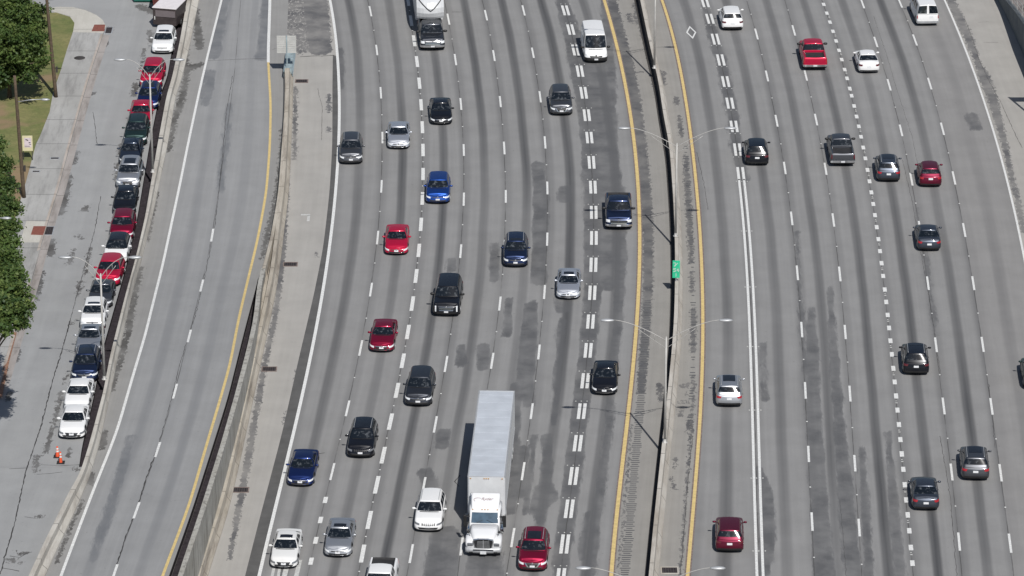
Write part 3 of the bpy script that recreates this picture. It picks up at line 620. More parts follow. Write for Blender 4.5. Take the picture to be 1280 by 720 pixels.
structure(mesh_obj('upper_bank', V, [f for i in range(len(Ys) - 1) for f in ((3 * i, 3 * i + 1, 3 * i + 4, 3 * i + 3), (3 * i + 1, 3 * i + 2, 3 * i + 5, 3 * i + 4))], [conc_mat('brown_bank', (0.20, 0.17, 0.16), (0.30, 0.27, 0.25), (0.06, 0.05, 0.05), 0.8, False)]))
# chain-link style fence posts with rails above that wall
fe = empty('guard_fence', (float(SRf(395)) + .25, 395, float(hw_(395)))); tag(fe, 'thin pale rail fence standing on the coping of the right retaining wall', 'fence')
mb = MB(); X0, Y0_, Z0 = fe.location
yl = np.arange(368, 440, 1.0)
for hh in (0.5, 1.05): mb.tube([(float(SRf(Y)) + .25 - X0, Y - Y0_, float(hw_(Y)) + hh - Z0) for Y in yl], 0.03, 6)
mb.build('rail', M['pole_paint'], fe)
for Y in np.arange(369, 440, 3.0):
    m2 = MB(); p = (float(SRf(Y)) + .25 - X0, Y - Y0_, float(hw_(Y)) - Z0 - .02); m2.tube([p, (p[0], p[1], p[2] + 1.1)], 0.035, 6); m2.build('post', M['pole_paint'], fe)

# ------------------------------------------------------------------ sidewalk, lawn
W_ = lambda L: [pg(x, y, 0.12) for x, y in L]
curbp = [(4, 470), (22, 410), (38, 355), (50, 310), (59, 280), (72.5, 237), (87.5, 180), (103, 124.5), (115, 84), (129, 42), (132.5, 33), (129, 25), (121, 18.5), (107, 12), (92, 8.5), (75, 8), (55, 10), (20, 12), (-60, 14)]
o = poly_sheet('sidewalk', W_([(-300, 650), (-50, 650), (-20, 545)] + curbp + [(-160, 14)]), M['walk'], 0.12, 0.3); structure(o)
o = poly_sheet('sidewalk', W_([(88, 40), (129.3, 41), (132.2, 33), (128.7, 25.5), (120.7, 19), (106.5, 12.6), (92, 9.2), (75, 8.6), (60, 10), (68, 15), (88, 20)]), M['walk_new'], 0.128, 0.01); structure(o)
o = poly_sheet('sidewalk', W_([(33, 276), (59.8, 277), (48.8, 303), (25, 303)]), M['walk_new'], 0.128, 0.01); structure(o)
mb = MB()
ribbon_mb(mb, off(CURB, -0.10), pg(0, 500)[1], pg(129, 44)[1], 0.2, g, 0.135); structure(mb.build('curb', conc_mat('curb_stone', (0.36, 0.31, 0.26), (0.45, 0.40, 0.36), amt=.5, vertical=False)))
o = ribbon('gutter_pan', off(CURB, 0.32), pg(0, 500)[1], pg(129, 44)[1], 0.6, conc_mat('gutter_concrete', (0.30, 0.27, 0.25), (0.38, 0.35, 0.33), amt=.5, vertical=False), g, 0.006)
mlawn, t, b = newmat('mown_lawn'); pos = objvec(t)
f1 = ramp(t, noise(t, pos, 0.22, 4, 0.6), [(0.36, 0.0), (0.62, 1.0)]); f2 = noise(t, pos, 3.5, 6, 0.75)
c = mix(t, f1, (0.12, 0.16, 0.04), (0.26, 0.235, 0.095)); c = mix(t, ramp(t, f2, [(0.35, 0.5), (0.7, 0.0)]), c, (0.06, 0.075, 0.025))
c = mix(t, ramp(t, noise(t, pos, 0.13, 3, 0.6), [(0.52, 0.0), (0.62, 0.8)]), c, (0.27, 0.18, 0.11))
t.links.new(c, b.inputs['Base Color']); b.inputs['Roughness'].default_value = 0.95; bump(t, b, f2, 0.8, 0.06)
o = poly_sheet('lawn', W_([(-60, 17), (45, 18), (62, 16.5), (70, 16), (87.5, 21.4), (93, 29), (91.4, 39), (83.7, 62), (76, 87.5), (66, 117), (62, 140), (50, 170), (45, 180), (32.5, 227), (25, 252), (17, 280), (8, 310), (-50, 500), (-90, 645), (-290, 645), (-160, 60)]), mlawn, 0.16, 0.05); structure(o)
# worn earth patch, mulch strip by the curb, tactile pads, covers
o = poly_sheet('tactile_pad', W_([(118, 31), (131.5, 31), (130.5, 39.2), (114.5, 39.2)]), M['brick_pad'], 0.145, 0.02); structure(o)
o = poly_sheet('tactile_pad', W_([(42, 283), (57.5, 283), (54, 294), (38.5, 293.5)]), M['brick_pad'], 0.145, 0.02); structure(o)
o = poly_sheet('leaf_litter', W_([(17, 415), (21, 416), (12, 450), (3, 495), (-4, 500), (4, 460)]), simple('leaf_litter', (0.26, 0.14, 0.09), .95, var=.4, scale=6), 0.14, 0.01); structure(o)
def disc(name, x, y, r, mat, h, f=pg, label=None, cat=None):
    X, Y = f(x, y, h); mb = MB(); mb.lathe([(0.001, 0.02), (r * .8, 0.02), (r * .82, 0.012), (r * .9, 0.012), (r * .92, 0.024), (r, 0.02), (r, -0.02)], 24)
    o = mb.build(name, mat); o.location = (X, Y, (float(g(Y)) if f is pg else 0) + h); return tag(o, label, cat)
disc('manhole_cover', 99.5, 72.5, 0.5, M['iron'], 0.125, label='round dark manhole cover in the sidewalk near the top left corner', cat='manhole cover')
def grate(x, y, wx, wy, f, lab, cat='drain grate', h=0.0, bars=6, group=None, fr=None):
    X, Y = f(x, y, h); z = (float(g(Y)) if f is pg else 0) + h; r = empty('drain_grate', (X, Y, z)); tag(r, lab, cat, group)
    m = MB(); m.box((0, 0, -0.004), (wx, wy, 0.03)); m.build('grate_pit', M['channel'], r)
    m = MB()
    for k in range(bars): m.box((-wx / 2 + wx * (k + .5) / bars, 0, 0.018), (wx / bars * .35, wy * .9, 0.014))
    m.build('bars', M['iron'], r)
    m = MB(); fw = 0.09
    for s in (-1, 1): m.box((0, s * (wy / 2 + fw / 2), 0.012), (wx + 2 * fw, fw, 0.03)); m.box((s * (wx / 2 + fw / 2), 0, 0.012), (fw, wy, 0.03))
    m.build('frame', fr or M['galv'], r)
for x, y, lab in ((377, 101.5, 'drain grate on the left shoulder just below the crash cushion'), (363, 330.5, 'drain grate on the left shoulder level with the blunt end of the dark gap'),
                  (336.5, 461.5, 'drain grate on the left shoulder beside the barrier, left of the maroon sedan'), (301, 612.5, 'drain grate on the left shoulder nearest the camera, left of the white sedan')):
    grate(x, y, 1.0, 0.75, pj, lab, group='drain grates along the left shoulder', fr=M['rust_edge'])
grate(837, 713, 1.05, 0.9, pj, 'wide drain grate beside the median wall at the bottom edge', fr=M['medbar'])
grate(68.5, 198, 0.65, 0.35, pg, 'small dark grate in the middle of the sidewalk above the bus stop post', h=0.125, group='small sidewalk grates')
grate(45, 214.5, 0.55, 0.3, pg, 'small dark grate at the lawn edge right of the second wooden pole', h=0.125, group='small sidewalk grates')
grate(136, 38, 0.55, 1.7, pg, 'curb inlet grate in the street beside the upper red tactile pad', h=0.006, bars=4)
grate(61.5, 288.5, 0.6, 1.8, pg, 'curb inlet grate in the street beside the lower red tactile pad', h=0.006, bars=4)

# ------------------------------------------------------------------ vehicles
def paint(name, col, metal=0.0, rough=0.28):
    m, t, b = newmat('paint_' + name)
    pos = nd(t, 'ShaderNodeTexCoord').outputs['Object']
    f = noise(t, pos, 1.3, 4)
    c = mix(t, ramp(t, f, [(0.35, 0.0), (0.7, 0.07)]), col, tuple(x * 0.62 + 0.012 for x in col))
    t.links.new(c, b.inputs['Base Color']); b.inputs['Metallic'].default_value = metal
    r = mth(t, 'ADD', rough, mth(t, 'MULTIPLY', f, 0.14)); t.links.new(r, b.inputs['Roughness'])
    b.inputs['Coat Weight'].default_value = 0.4; b.inputs['Specular IOR Level'].default_value = 0.22; b.inputs['Coat Roughness'].default_value = 0.08
    return m
PT = dict(white=paint('white', (0.76, 0.76, 0.755)), pearl=paint('pearl', (0.68, 0.68, 0.665)), silver=paint('silver', (0.46, 0.475, 0.50), .75, .34), lsilver=paint('light_silver', (0.58, 0.60, 0.64), .75, .34),
          grey=paint('grey', (0.10, 0.104, 0.115), .75, .34), dgrey=paint('dark_grey', (0.05, 0.054, 0.064), .7, .32), steel=paint('steel_blue_grey', (0.072, 0.083, 0.105), .75, .32), black=paint('black', (0.008, 0.009, 0.013), .1, .22),
          navy=paint('navy', (0.018, 0.030, 0.075), .7, .3), blue=paint('blue', (0.016, 0.066, 0.29), .7, .33), dblue=paint('deep_blue', (0.014, 0.030, 0.125), .7, .33), red=paint('red', (0.44, 0.007, 0.042), .3, .32),
          crimson=paint('crimson', (0.235, 0.006, 0.034), .6, .33), maroon=paint('maroon', (0.14, 0.009, 0.030), .6, .33), dmaroon=paint('dark_maroon', (0.13, 0.010, 0.030), .6, .33), green=paint('dark_green', (0.022, 0.044, 0.042), .6, .33),
          slate=paint('slate', (0.032, 0.044, 0.068), .6, .32))
mg, t, b = newmat('car_glass')
oi = nd(t, 'ShaderNodeObjectInfo'); va = nd(t, 'ShaderNodeVectorMath', operation='ADD'); t.links.new(nd(t, 'ShaderNodeTexCoord').outputs['Object'], va.inputs[0]); t.links.new(mth(t, 'MULTIPLY', oi.outputs['Random'], 37.0), va.inputs[1]); gp = va.outputs[0]
gc = mix(t, ramp(t, noise(t, gp, 4.2, 3, .6), [(0.53, 0.0), (0.62, 0.4), (0.72, 1.0)]), (0.007, 0.010, 0.014), (0.095, 0.105, 0.115))
t.links.new(gc, b.inputs['Base Color']); b.inputs['Roughness'].default_value = 0.06; b.inputs['Specular IOR Level'].default_value = 0.6
M['glass'] = mg
M['trim'] = simple('black_plastic_trim', (0.014, 0.014, 0.015), 0.55, var=0.3)
M['tyre'] = simple('tyre_rubber', (0.016, 0.016, 0.017), 0.85, var=0.2)
M['rim'] = simple('alloy_rim', (0.42, 0.43, 0.44), 0.3, 0.8, var=0.1)
M['chrome'] = simple('chrome', (0.70, 0.71, 0.72), 0.16, 0.95, var=0.05)
M['dchrome'] = simple('dark_grille_mesh', (0.05, 0.052, 0.056), 0.35, 0.6, var=0.3, scale=18)
M['lamp'] = simple('headlight_lens', (0.78, 0.80, 0.82), 0.15, 0.1, var=0.25, scale=14, coat=1.0)
M['dlamp'] = simple('smoked_headlight', (0.22, 0.23, 0.245), 0.12, 0.3, var=0.4, scale=14, coat=1.0)
M['tail'] = simple('red_tail_lens', (0.36, 0.012, 0.02), 0.15, var=0.3, scale=14, coat=1.0)
M['dtail'] = simple('dark_tail_lens', (0.10, 0.010, 0.015), 0.15, var=0.3, scale=14, coat=1.0)
M['plate'] = simple('licence_plate', (0.66, 0.67, 0.68), 0.5, var=0.12, scale=14)
M['hroof'] = simple('glass_roof_panel', (0.012, 0.013, 0.016), 0.1, var=0.2)
M['bedliner'] = simple('truck_bed_liner', (0.022, 0.022, 0.024), 0.8, var=0.3)

def smooth(a, b, x):
    t = np.clip((np.asarray(x, float) - a) / (b - a), 0, 1); return t * t * (3 - 2 * t)
def halfring(W, yf, yr, cf, cr, bowf, bowr, ns=46):
    """right half outline from the middle of the front round to the middle of the rear"""
    P = []; xf, xr = W / 2 - cf, W / 2 - cr
    for k in range(9): x = xf * k / 8; P.append((x, yf - bowf * (x / (W / 2)) ** 2))
    y0 = yf - bowf * (xf / (W / 2)) ** 2; A = Vector((xf, y0)); B = Vector((W / 2 - .01, y0 - .12 * cf)); C = Vector((W / 2, yf - bowf - cf))
    for k in range(1, 9): s = k / 8; P.append(tuple(A * (1 - s) ** 2 + B * 2 * s * (1 - s) + C * s * s))
    y1 = yr + bowr + cr; ya = yf - bowf - cf
    for k in range(1, ns): P.append((W / 2, ya + (y1 - ya) * k / ns))
    y2 = yr + bowr * (xr / (W / 2)) ** 2; A = Vector((W / 2, y1)); B = Vector((W / 2 - .01, y2 + .12 * cr)); C = Vector((xr, y2))
    for k in range(0, 9): s = k / 8; P.append(tuple(A * (1 - s) ** 2 + B * 2 * s * (1 - s) + C * s * s))
    for k in range(1, 9): x = xr * (1 - k / 8); P.append((x, yr + bowr * (x / (W / 2)) ** 2))
    return np.array(P)
class Body:
    """painted lower body: rings of the plan outline stacked upward, closed by bonnet and deck"""
    def __init__(s, D):
        s.D = D; L, W = D['L'], D['W']
        H0 = halfring(W, L / 2, -L / 2, D.get('cf', .34), D.get('cr', .24), D.get('bowf', .16), D.get('bowr', .08))
        tp = 1 - D.get('taper', .035) * np.abs(H0[:, 1] / (L / 2)) ** 3; H0[:, 0] *= tp
        s.n = len(H0); d = np.gradient(H0, axis=0); N = np.stack([-d[:, 1], d[:, 0]], 1); N /= np.linalg.norm(N, axis=1)[:, None] + 1e-9
        s.H0, s.N = H0, N; y = H0[:, 1]
        prof = D['prof']; s.zt = np.interp(y, [p[0] for p in prof], [p[1] for p in prof])
        k = np.exp(-.5 * (np.arange(-3, 4) / 1.2) ** 2); k /= k.sum(); s.zt = np.convolve(np.pad(s.zt, 3, mode='edge'), k, mode='valid')
        gc = D.get('gc', .235); sh = D.get('shoulder', .13)
        lv = [(0, .09, 0), (.06, .035, 0), (.25, 0, 0), (.45, -.008, 0), (.65, -.012, 0), (.85, -.008, 0), (.35, .006, 1), (.18, .024, 1), (.07, .05, 1), (.02, .095, 1), (.0, sh, 1)]
        R = []
        for z, ins, rel in lv:
            zz = (s.zt - z) if rel else gc + (s.zt - .35 - gc) * z
            fr = np.clip((y - (L / 2 - .55)) / .4, 0, 1); rr = np.clip((-y - (L / 2 - .5)) / .4, 0, 1)
            yy = -fr * D.get('rakef', .25) * np.clip(zz - .5, 0, 2) ** 1.3 + rr * D.get('raker', .12) * np.clip(zz - .6, 0, 2) ** 1.2
            ins2 = ins * (1 + fr * D.get('softf', .5) * rel)
            q = H0 - N * ins2[:, None]
            x = np.maximum(q[:, 0], 0); x[0] = 0; x[-1] = 0
            R.append(np.stack([x, q[:, 1] + yy, zz], 1))
        s.R = np.array(R)                                  # (levels, n, 3)
        s.wy = [D['wf'], D['wr']]; s.wr = D.get('wr_', .33)
        s.black = np.zeros(s.R.shape[:2], bool)
        for wy in s.wy:
            dd = np.hypot(s.R[:, :, 1] - wy, s.R[:, :, 2] - s.wr)
            side = (s.H0[:, 0] > W / 2 * .8)[None, :]
            m = (dd < s.wr + .075) & side; s.R[:, :, 0] = np.where(m, s.R[:, :, 0] - .13, s.R[:, :, 0]); s.black |= m
    def ztop(s, x, y):
        """height of bonnet / deck at x, y"""
        h = len(s.R[-1]); yy = s.R[-1][:, 1][::-1]; i = np.interp(y, yy, np.arange(h)[::-1]); zz = np.interp(i, np.arange(h), s.R[-1][:, 2]); xx = np.interp(i, np.arange(h), s.R[-1][:, 0])
        return zz + s.crown(y) * (1 - min(1, abs(x) / max(xx, .05)) ** 2)
    def crown(s, y): return s.D.get('crown', .06) * float(smooth(0, .5, s.D['L'] / 2 - abs(y)))
    def mesh(s, name, parent, pm):
        K, n = s.R.shape[:2]; V = []; Fc = []; mi = []
        def idx(k, i, sd): return (sd * K + k) * n + i
        for sd in (0, 1):
            for k in range(K):
                for i in range(n): x, y, z = s.R[k, i]; V.append((-x if sd else x, y, z))
        cl = s.D.get('clad', False)
        for sd in (0, 1):
            for k in range(K - 1):
                for i in range(n - 1):
                    f = (idx(k, i, sd), idx(k, i + 1, sd), idx(k + 1, i + 1, sd), idx(k + 1, i, sd)); Fc.append(f if sd == 0 else f[::-1])
                    mi.append(1 if (s.black[k, i] or s.black[k + 1, i + 1] or k == 0 or (cl and k <= 1)) else 0)
        T = [1, .93, .86, .84, .6, .3, 0]; bed = s.D.get('bed')
        base = len(V)
        for sd in (0, 1):
            for i in range(n):
                x, y, z = s.R[-1, i]
                for t_ in T[1:]:
                    zz = z + s.crown(y) * (1 - t_ * t_)
                    if bed and bed[0] < y < bed[1] and t_ < .85: zz = bed[2]
                    V.append(((-x if sd else x) * t_, y, zz))
        def ci(i, j, sd): return idx(K - 1, i, sd) if j == 0 else base + (sd * n + i) * (len(T) - 1) + j - 1
        for sd in (0, 1):
            for i in range(n - 1):
                for j in range(len(T) - 1):
                    f = (ci(i, j, sd), ci(i + 1, j, sd), ci(i + 1, j + 1, sd), ci(i, j + 1, sd)); Fc.append(f if sd == 0 else f[::-1])
                    y = s.R[-1, i, 1]; mi.append(2 if bed and bed[0] - .05 < y < bed[1] + .05 and j >= 2 else 0)
        b0 = len(V)
        for i in range(n): x, y, z = s.R[0, i]; V += [(x * .97, y, z), (-x * .97, y, z)]
        for i in range(n - 1): Fc.append((b0 + 2 * i, b0 + 2 * i + 1, b0 + 2 * i + 3, b0 + 2 * i + 2)); mi.append(1)
        o = mesh_obj(name, V, Fc, [pm, M['trim'], M['bedliner']], parent, True, mi)
        return o
    def fascia(s, a, z, end, offs):
        """point on the front (end=1) or rear (end=-1) skin, a metres from the middle along the skin"""
        sg = 1 if a >= 0 else -1; a = abs(a); R = s.R if end > 0 else s.R[:, ::-1]
        m = 26; best = None
        cols = R[:, :m]
        P = np.empty((m, 3))
        for i in range(m):
            zc = cols[:, i, 2]; P[i] = [np.interp(z, zc, cols[:, i, c]) for c in range(3)]
        arc = np.concatenate([[0], np.cumsum(np.hypot(np.diff(P[:, 0]), np.diff(P[:, 1])))])
        q = np.array([np.interp(a, arc, P[:, c]) for c in range(3)]); q2 = np.array([np.interp(a + .03, arc, P[:, c]) for c in range(3)]); q1 = np.array([np.interp(max(a - .03, 0), arc, P[:, c]) for c in range(3)])
        d = q2 - q1; nn = np.array([abs(d[1]), end * abs(d[0]), 0]); nn /= np.linalg.norm(nn) + 1e-9
        zc = min(z, 9)
        return (sg * (q[0] + nn[0] * offs), q[1] + nn[1] * offs, z)
    def patch(s, name, cor, end, mat, parent, offs=.012, nx=8, nz=4, mirror=False, mats=None):
        """cor: (a,z) for bottom-left, bottom-right, top-right, top-left on the skin"""
        mb = MB(); sides = [1, -1] if mirror else [1]
        for sg in sides:
            V = []; Fc = []
            for lay, of in ((0, offs), (1, -.03)):
                for j in range(nz + 1):
                    for i in range(nx + 1):
                        u, v = i / nx, j / nz
                        a = (cor[0][0] * (1 - u) + cor[1][0] * u) * (1 - v) + (cor[3][0] * (1 - u) + cor[2][0] * u) * v
                        z = (cor[0][1] * (1 - u) + cor[1][1] * u) * (1 - v) + (cor[3][1] * (1 - u) + cor[2][1] * u) * v
                        p = s.fascia(a, z, end, of); V.append((sg * p[0], p[1], p[2]))
            w_ = nx + 1; q = w_ * (nz + 1)
            for j in range(nz):
                for i in range(nx): Fc.append((j * w_ + i, j * w_ + i + 1, (j + 1) * w_ + i + 1, (j + 1) * w_ + i))
            ed = [(i, i + 1) for i in range(nx)] + [(nz * w_ + i, nz * w_ + i + 1) for i in range(nx)] + [(j * w_, (j + 1) * w_) for j in range(nz)] + [(j * w_ + nx, (j + 1) * w_ + nx) for j in range(nz)]
            for a_, b_ in ed: Fc.append((a_, b_, b_ + q, a_ + q))
            if mirror: 
                m1 = MB(); m1.add(V, Fc); m1.build(name, mat, parent)
            else: mb.add(V, Fc)
        if not mirror: return mb.build(name, mat, parent)

def cabin(D, body, root, pm, glass=True):
    c = D['cab']; L = D['L']
    # c: base front y, base rear y, top front y, top rear y, base width, top width, roof z
    bf, br, tf, tr, wb, wt, zr = c['bf'], c['br'], c['tf'], c['tr'], c['wb'], c['wt'], c['zr']
    ns = 46
    B = halfring(wb, bf, br, .16, c.get('rcb', .18), c.get('bow', .16), c.get('bowr', .10), ns); T = halfring(wt, tf, tr, .12, c.get('rct', .14), c.get('bowt', .10), .06, ns)
    n = len(B); zb = np.array([body.ztop(B[i, 0], B[i, 1]) - .035 if False else max(np.interp(B[i, 1], [p[0] for p in D['prof']], [p[1] for p in D['prof']]) - .04, 0) for i in range(n)])
    # rise of the bonnet crown under the screen
    zb += np.array([body.crown(B[i, 1]) * (1 - min(1, (B[i, 0] / (D['W'] / 2)) ** 2)) for i in range(n)]) * .9
    dome = c.get('dome', .05); arc = c.get('arc', .03)
    def roofz(x, y): return zr - dome * (x / (wt / 2)) ** 2 - arc * ((y - (tf + tr) / 2) / ((tf - tr) / 2)) ** 2
    zt = np.array([roofz(T[i, 0], T[i, 1]) - .035 for i in range(n)])
    vs = [0, .05, .1, .3, .5, .7, .88, .95, 1.0]; R = []
    for v in vs:
        bl = .045 * math.sin(math.pi * min(v, 1)) ** .8
        q = B * (1 - v) + T * v; x = q[:, 0] + bl * (q[:, 0] / (wb / 2)); z = zb + (zt - zb) * v
        R.append(np.stack([x, q[:, 1], z], 1))
    for f in (.5, 1.0):       # rounded roof edge
        ctr = np.array([0, (tf + tr) / 2]); x = T[:, 0] * (1 - .055 * f); y = ctr[1] + (T[:, 1] - ctr[1]) * (1 - .03 * f)
        z = np.array([roofz(a, b_) for a, b_ in zip(x, y)]) - .035 * (1 - f) ** 2 - (0 if f == 1 else .004); R.append(np.stack([x, y, z], 1))
    R = np.array(R); K = len(vs); Kt = len(R)
    def part(i, k):
        v = (vs[k] + vs[min(k + 1, K - 1)]) / 2 if k < K - 1 else 1
        y = B[i, 1] * (1 - v) + T[i, 1] * v
        if v < .08 or v > .92: return 'cabin'
        if i < 12: return 'windshield'
        if i >= n - 14 and c.get('rear', True):
            if c.get('post') and i >= n - 2: return 'cabin'
            return 'rear_window' if (v > c.get('rwz', .1)) else 'cabin'
        if i < 17 or i > n - 17: return 'cabin'
        f = (i - 17) / (ns - 1)
        for a, b_ in c['pil']:
            if a <= f < b_: return 'cabin'
        seg = sum(1 for a, b_ in c['pil'] if f >= b_)
        if v < .12 or v > .86: return 'cabin'
        return 'side_window%d' % seg
    buckets = {}
    for sd in (0, 1):
        for k in range(Kt - 1):
            for i in range(n - 1):
                p = part(i, k) if k < K - 1 else 'cabin'
                if p.startswith('side'): p = p + '_%d' % sd
                buckets.setdefault(p, []).append((sd, k, i))
    def vert(sd, k, i): x, y, z = R[k, i]; return (-x if sd else x, y, z)
    for p, fl in buckets.items():
        V = []; Fc = []; mp = {}
        def gi(sd, k, i):
            key = (0 if R[k, i, 0] == 0 else sd, k, i)
            if key not in mp: mp[key] = len(V); V.append(vert(sd, k, i))
            return mp[key]
        for sd, k, i in fl:
            f = (gi(sd, k, i), gi(sd, k, i + 1), gi(sd, k + 1, i + 1), gi(sd, k + 1, i)); Fc.append(f if sd == 0 else f[::-1])
        if p == 'cabin':
            Tt = [1, .75, .5, .25, 0]; base = len(V)
            for sd in (0, 1):
                for i in range(n):
                    x, y, z = R[-1, i]
                    for t_ in Tt: xx = (-x if sd else x) * t_; V.append((xx, y, roofz(xx, y)))
            for sd in (0, 1):
                for i in range(n - 1):
                    for j in range(4):
                        a = base + (sd * n + i) * 5 + j; f = (a, a + 5, a + 6, a + 1); Fc.append(f if sd == 0 else f[::-1])
            mesh_obj('cabin', V, Fc, [pm], root, True)
        else:
            mesh_obj('side_window' if p.startswith('side') else p, V, Fc, [M['glass']], root, True)
    return roofz

def wheel(root, x, y, r, wd, rim=None):
    sg = 1 if x > 0 else -1
    mb = MB(); mb.lathe([(r * .62, -wd / 2), (r * .93, -wd / 2), (r, -wd / 2 + .04), (r, wd / 2 - .04), (r * .93, wd / 2), (r * .62, wd / 2)], 24, 'X')
    o = mb.build('wheel', M['tyre'], root, True); o.location = (x, y, r)
    m2 = MB(); m2.lathe([(.001, .03), (r * .15, .03), (r * .6, -.005), (r * .66, .0), (r * .66, -.03)], 20, 'X', c=(sg * (wd / 2 - .01), 0, 0))
    for k in range(5):
        a = k * 2 * math.pi / 5; m2.box((sg * (wd / 2 + .004), math.cos(a) * r * .36, math.sin(a) * r * .36), (.02, .07, r * .5), rot=Matrix.Rotation(a - math.pi / 2, 3, 'X'))
    m2.build('rim', rim or M['rim'], o, False)
def mirrors(root, x, y, z, pm, s=1.0):
    for sg in (1, -1):
        mb = MB()
        prof = [(.001, -.11), (.05, -.10), (.075, -.05), (.082, .02), (.07, .09), (.03, .115), (.001, .12)]
        V = []; mb.lathe(prof, 12, 'X', c=(0, 0, 0)); mb.V = [((vx) * s + sg * (x + .13), vy * s * .8 + y, vz * s * .95 + z) for vx, vy, vz in mb.V]
        mb.box((sg * (x + .02), y, z - .03), (.14, .05, .04)); mb.build('mirror', pm, root, True)

TYPES = {
 'sedan': dict(L=4.86, W=1.83, wf=1.42, wr=-1.38, cf=.42, cr=.30, bowf=.20, bowr=.12, prof=[(-2.43, .98), (-2.2, 1.06), (-1.7, 1.07), (-1.2, 1.0), (.5, .95), (.95, .93), (1.6, .84), (2.15, .74), (2.43, .64)], rakef=.35, raker=.15,
   cab=dict(bf=1.05, br=-1.85, tf=.32, tr=-1.05, wb=1.62, wt=1.24, zr=1.46, pil=[(.40, .45), (.84, 1.0)])),
 'coupe': dict(L=4.62, W=1.80, wf=1.36, wr=-1.30, cf=.44, cr=.32, bowf=.22, bowr=.14, prof=[(-2.31, .96), (-2.1, 1.04), (-1.7, 1.05), (-1.2, .99), (.4, .94), (.85, .92), (1.5, .82), (2.0, .73), (2.31, .62)], rakef=.35, raker=.15,
   cab=dict(bf=.98, br=-1.80, tf=.25, tr=-1.0, wb=1.58, wt=1.14, zr=1.41, pil=[(.44, .48), (.80, 1.0)])),
 'hatch': dict(L=4.40, W=1.79, wf=1.32, wr=-1.28, cf=.40, cr=.28, bowf=.20, bowr=.12, prof=[(-2.2, 1.00), (-2.0, 1.06), (-1.2, 1.03), (.4, 1.0), (1.0, .97), (1.55, .88), (1.98, .78), (2.2, .66)], rakef=.32, raker=.2,
   cab=dict(bf=1.05, br=-2.06, tf=.38, tr=-1.62, wb=1.60, wt=1.22, zr=1.55, bowr=.1, rwz=.3, pil=[(.36, .40), (.72, .77), (.90, 1.0)])),
 'suv': dict(L=4.66, W=1.86, gc=.24, wr_=.36, wf=1.40, wr=-1.36, cf=.38, cr=.25, bowf=.18, bowr=.10, clad=True, prof=[(-2.33, 1.06), (-2.1, 1.12), (-1.2, 1.10), (.4, 1.08), (.95, 1.06), (1.5, 1.0), (2.05, .92), (2.33, .78)], rakef=.28, raker=.15,
   cab=dict(bf=1.05, br=-2.18, tf=.42, tr=-1.80, wb=1.66, wt=1.32, zr=1.69, bowr=.08, rwz=.25, pil=[(.34, .38), (.68, .72), (.92, 1.0)])),
 'bigsuv': dict(L=5.25, W=2.03, gc=.27, wr_=.41, wf=1.62, wr=-1.45, cf=.30, cr=.2, bowf=.12, bowr=.06, taper=.02, prof=[(-2.62, 1.2), (-2.4, 1.25), (-1.2, 1.24), (.6, 1.22), (1.15, 1.2), (1.7, 1.16), (2.35, 1.1), (2.62, .98)], rakef=.1, raker=.1, clad=True,
   cab=dict(bf=1.25, br=-2.50, tf=.66, tr=-2.22, wb=1.84, wt=1.48, zr=1.92, bowr=.06, rwz=.25, pil=[(.30, .34), (.60, .64), (.93, 1.0)])),
 'pickup': dict(L=5.85, W=2.02, gc=.32, wr_=.41, wf=1.95, wr=-1.75, cf=.26, cr=.12, bowf=.12, bowr=.03, taper=.015, prof=[(-2.92, 1.28), (-.9, 1.28), (-.7, 1.25), (.9, 1.22), (1.3, 1.22), (1.9, 1.18), (2.6, 1.12), (2.92, 1.0)], rakef=.08, raker=.03, crown=.05, shoulder=.10, bed=(-2.84, -.92, 1.14), clad=True,
   cab=dict(bf=1.45, br=-.86, tf=.85, tr=-.62, wb=1.84, wt=1.50, zr=1.93, bow=.14, bowr=.03, rcb=.12, rct=.1, pil=[(.46, .52), (.92, 1.0)])),
 'van': dict(L=5.95, W=2.05, gc=.24, wr_=.35, wf=2.0, wr=-1.75, cf=.42, cr=.10, bowf=.26, bowr=.03, taper=.02, prof=[(-2.97, 1.25), (1.4, 1.25), (1.85, 1.22), (2.4, 1.12), (2.97, .9)], rakef=.3, raker=.02, crown=.08,
   cab=dict(bf=2.28, br=-2.95, tf=1.52, tr=-2.88, wb=1.92, wt=1.74, zr=2.50, bow=.3, bowt=.14, bowr=.03, rcb=.1, rct=.1, dome=.07, pil=[(.26, 1.0)], rear=True, rwz=.55)),
 'pvan': dict(L=5.6, W=2.02, gc=.26, wr_=.36, wf=1.85, wr=-1.65, cf=.30, cr=.14, bowf=.14, bowr=.05, taper=.02, prof=[(-2.8, 1.2), (1.2, 1.2), (1.7, 1.18), (2.3, 1.08), (2.8, .95)], rakef=.12, raker=.06,
   cab=dict(bf=1.95, br=-2.76, tf=1.25, tr=-2.6, wb=1.90, wt=1.56, zr=2.08, bow=.2, bowr=.05, rcb=.12, rct=.14, dome=.07, pil=[(.26, .30), (.55, .58), (.82, 1.0)], rwz=.12, post=True)),
}
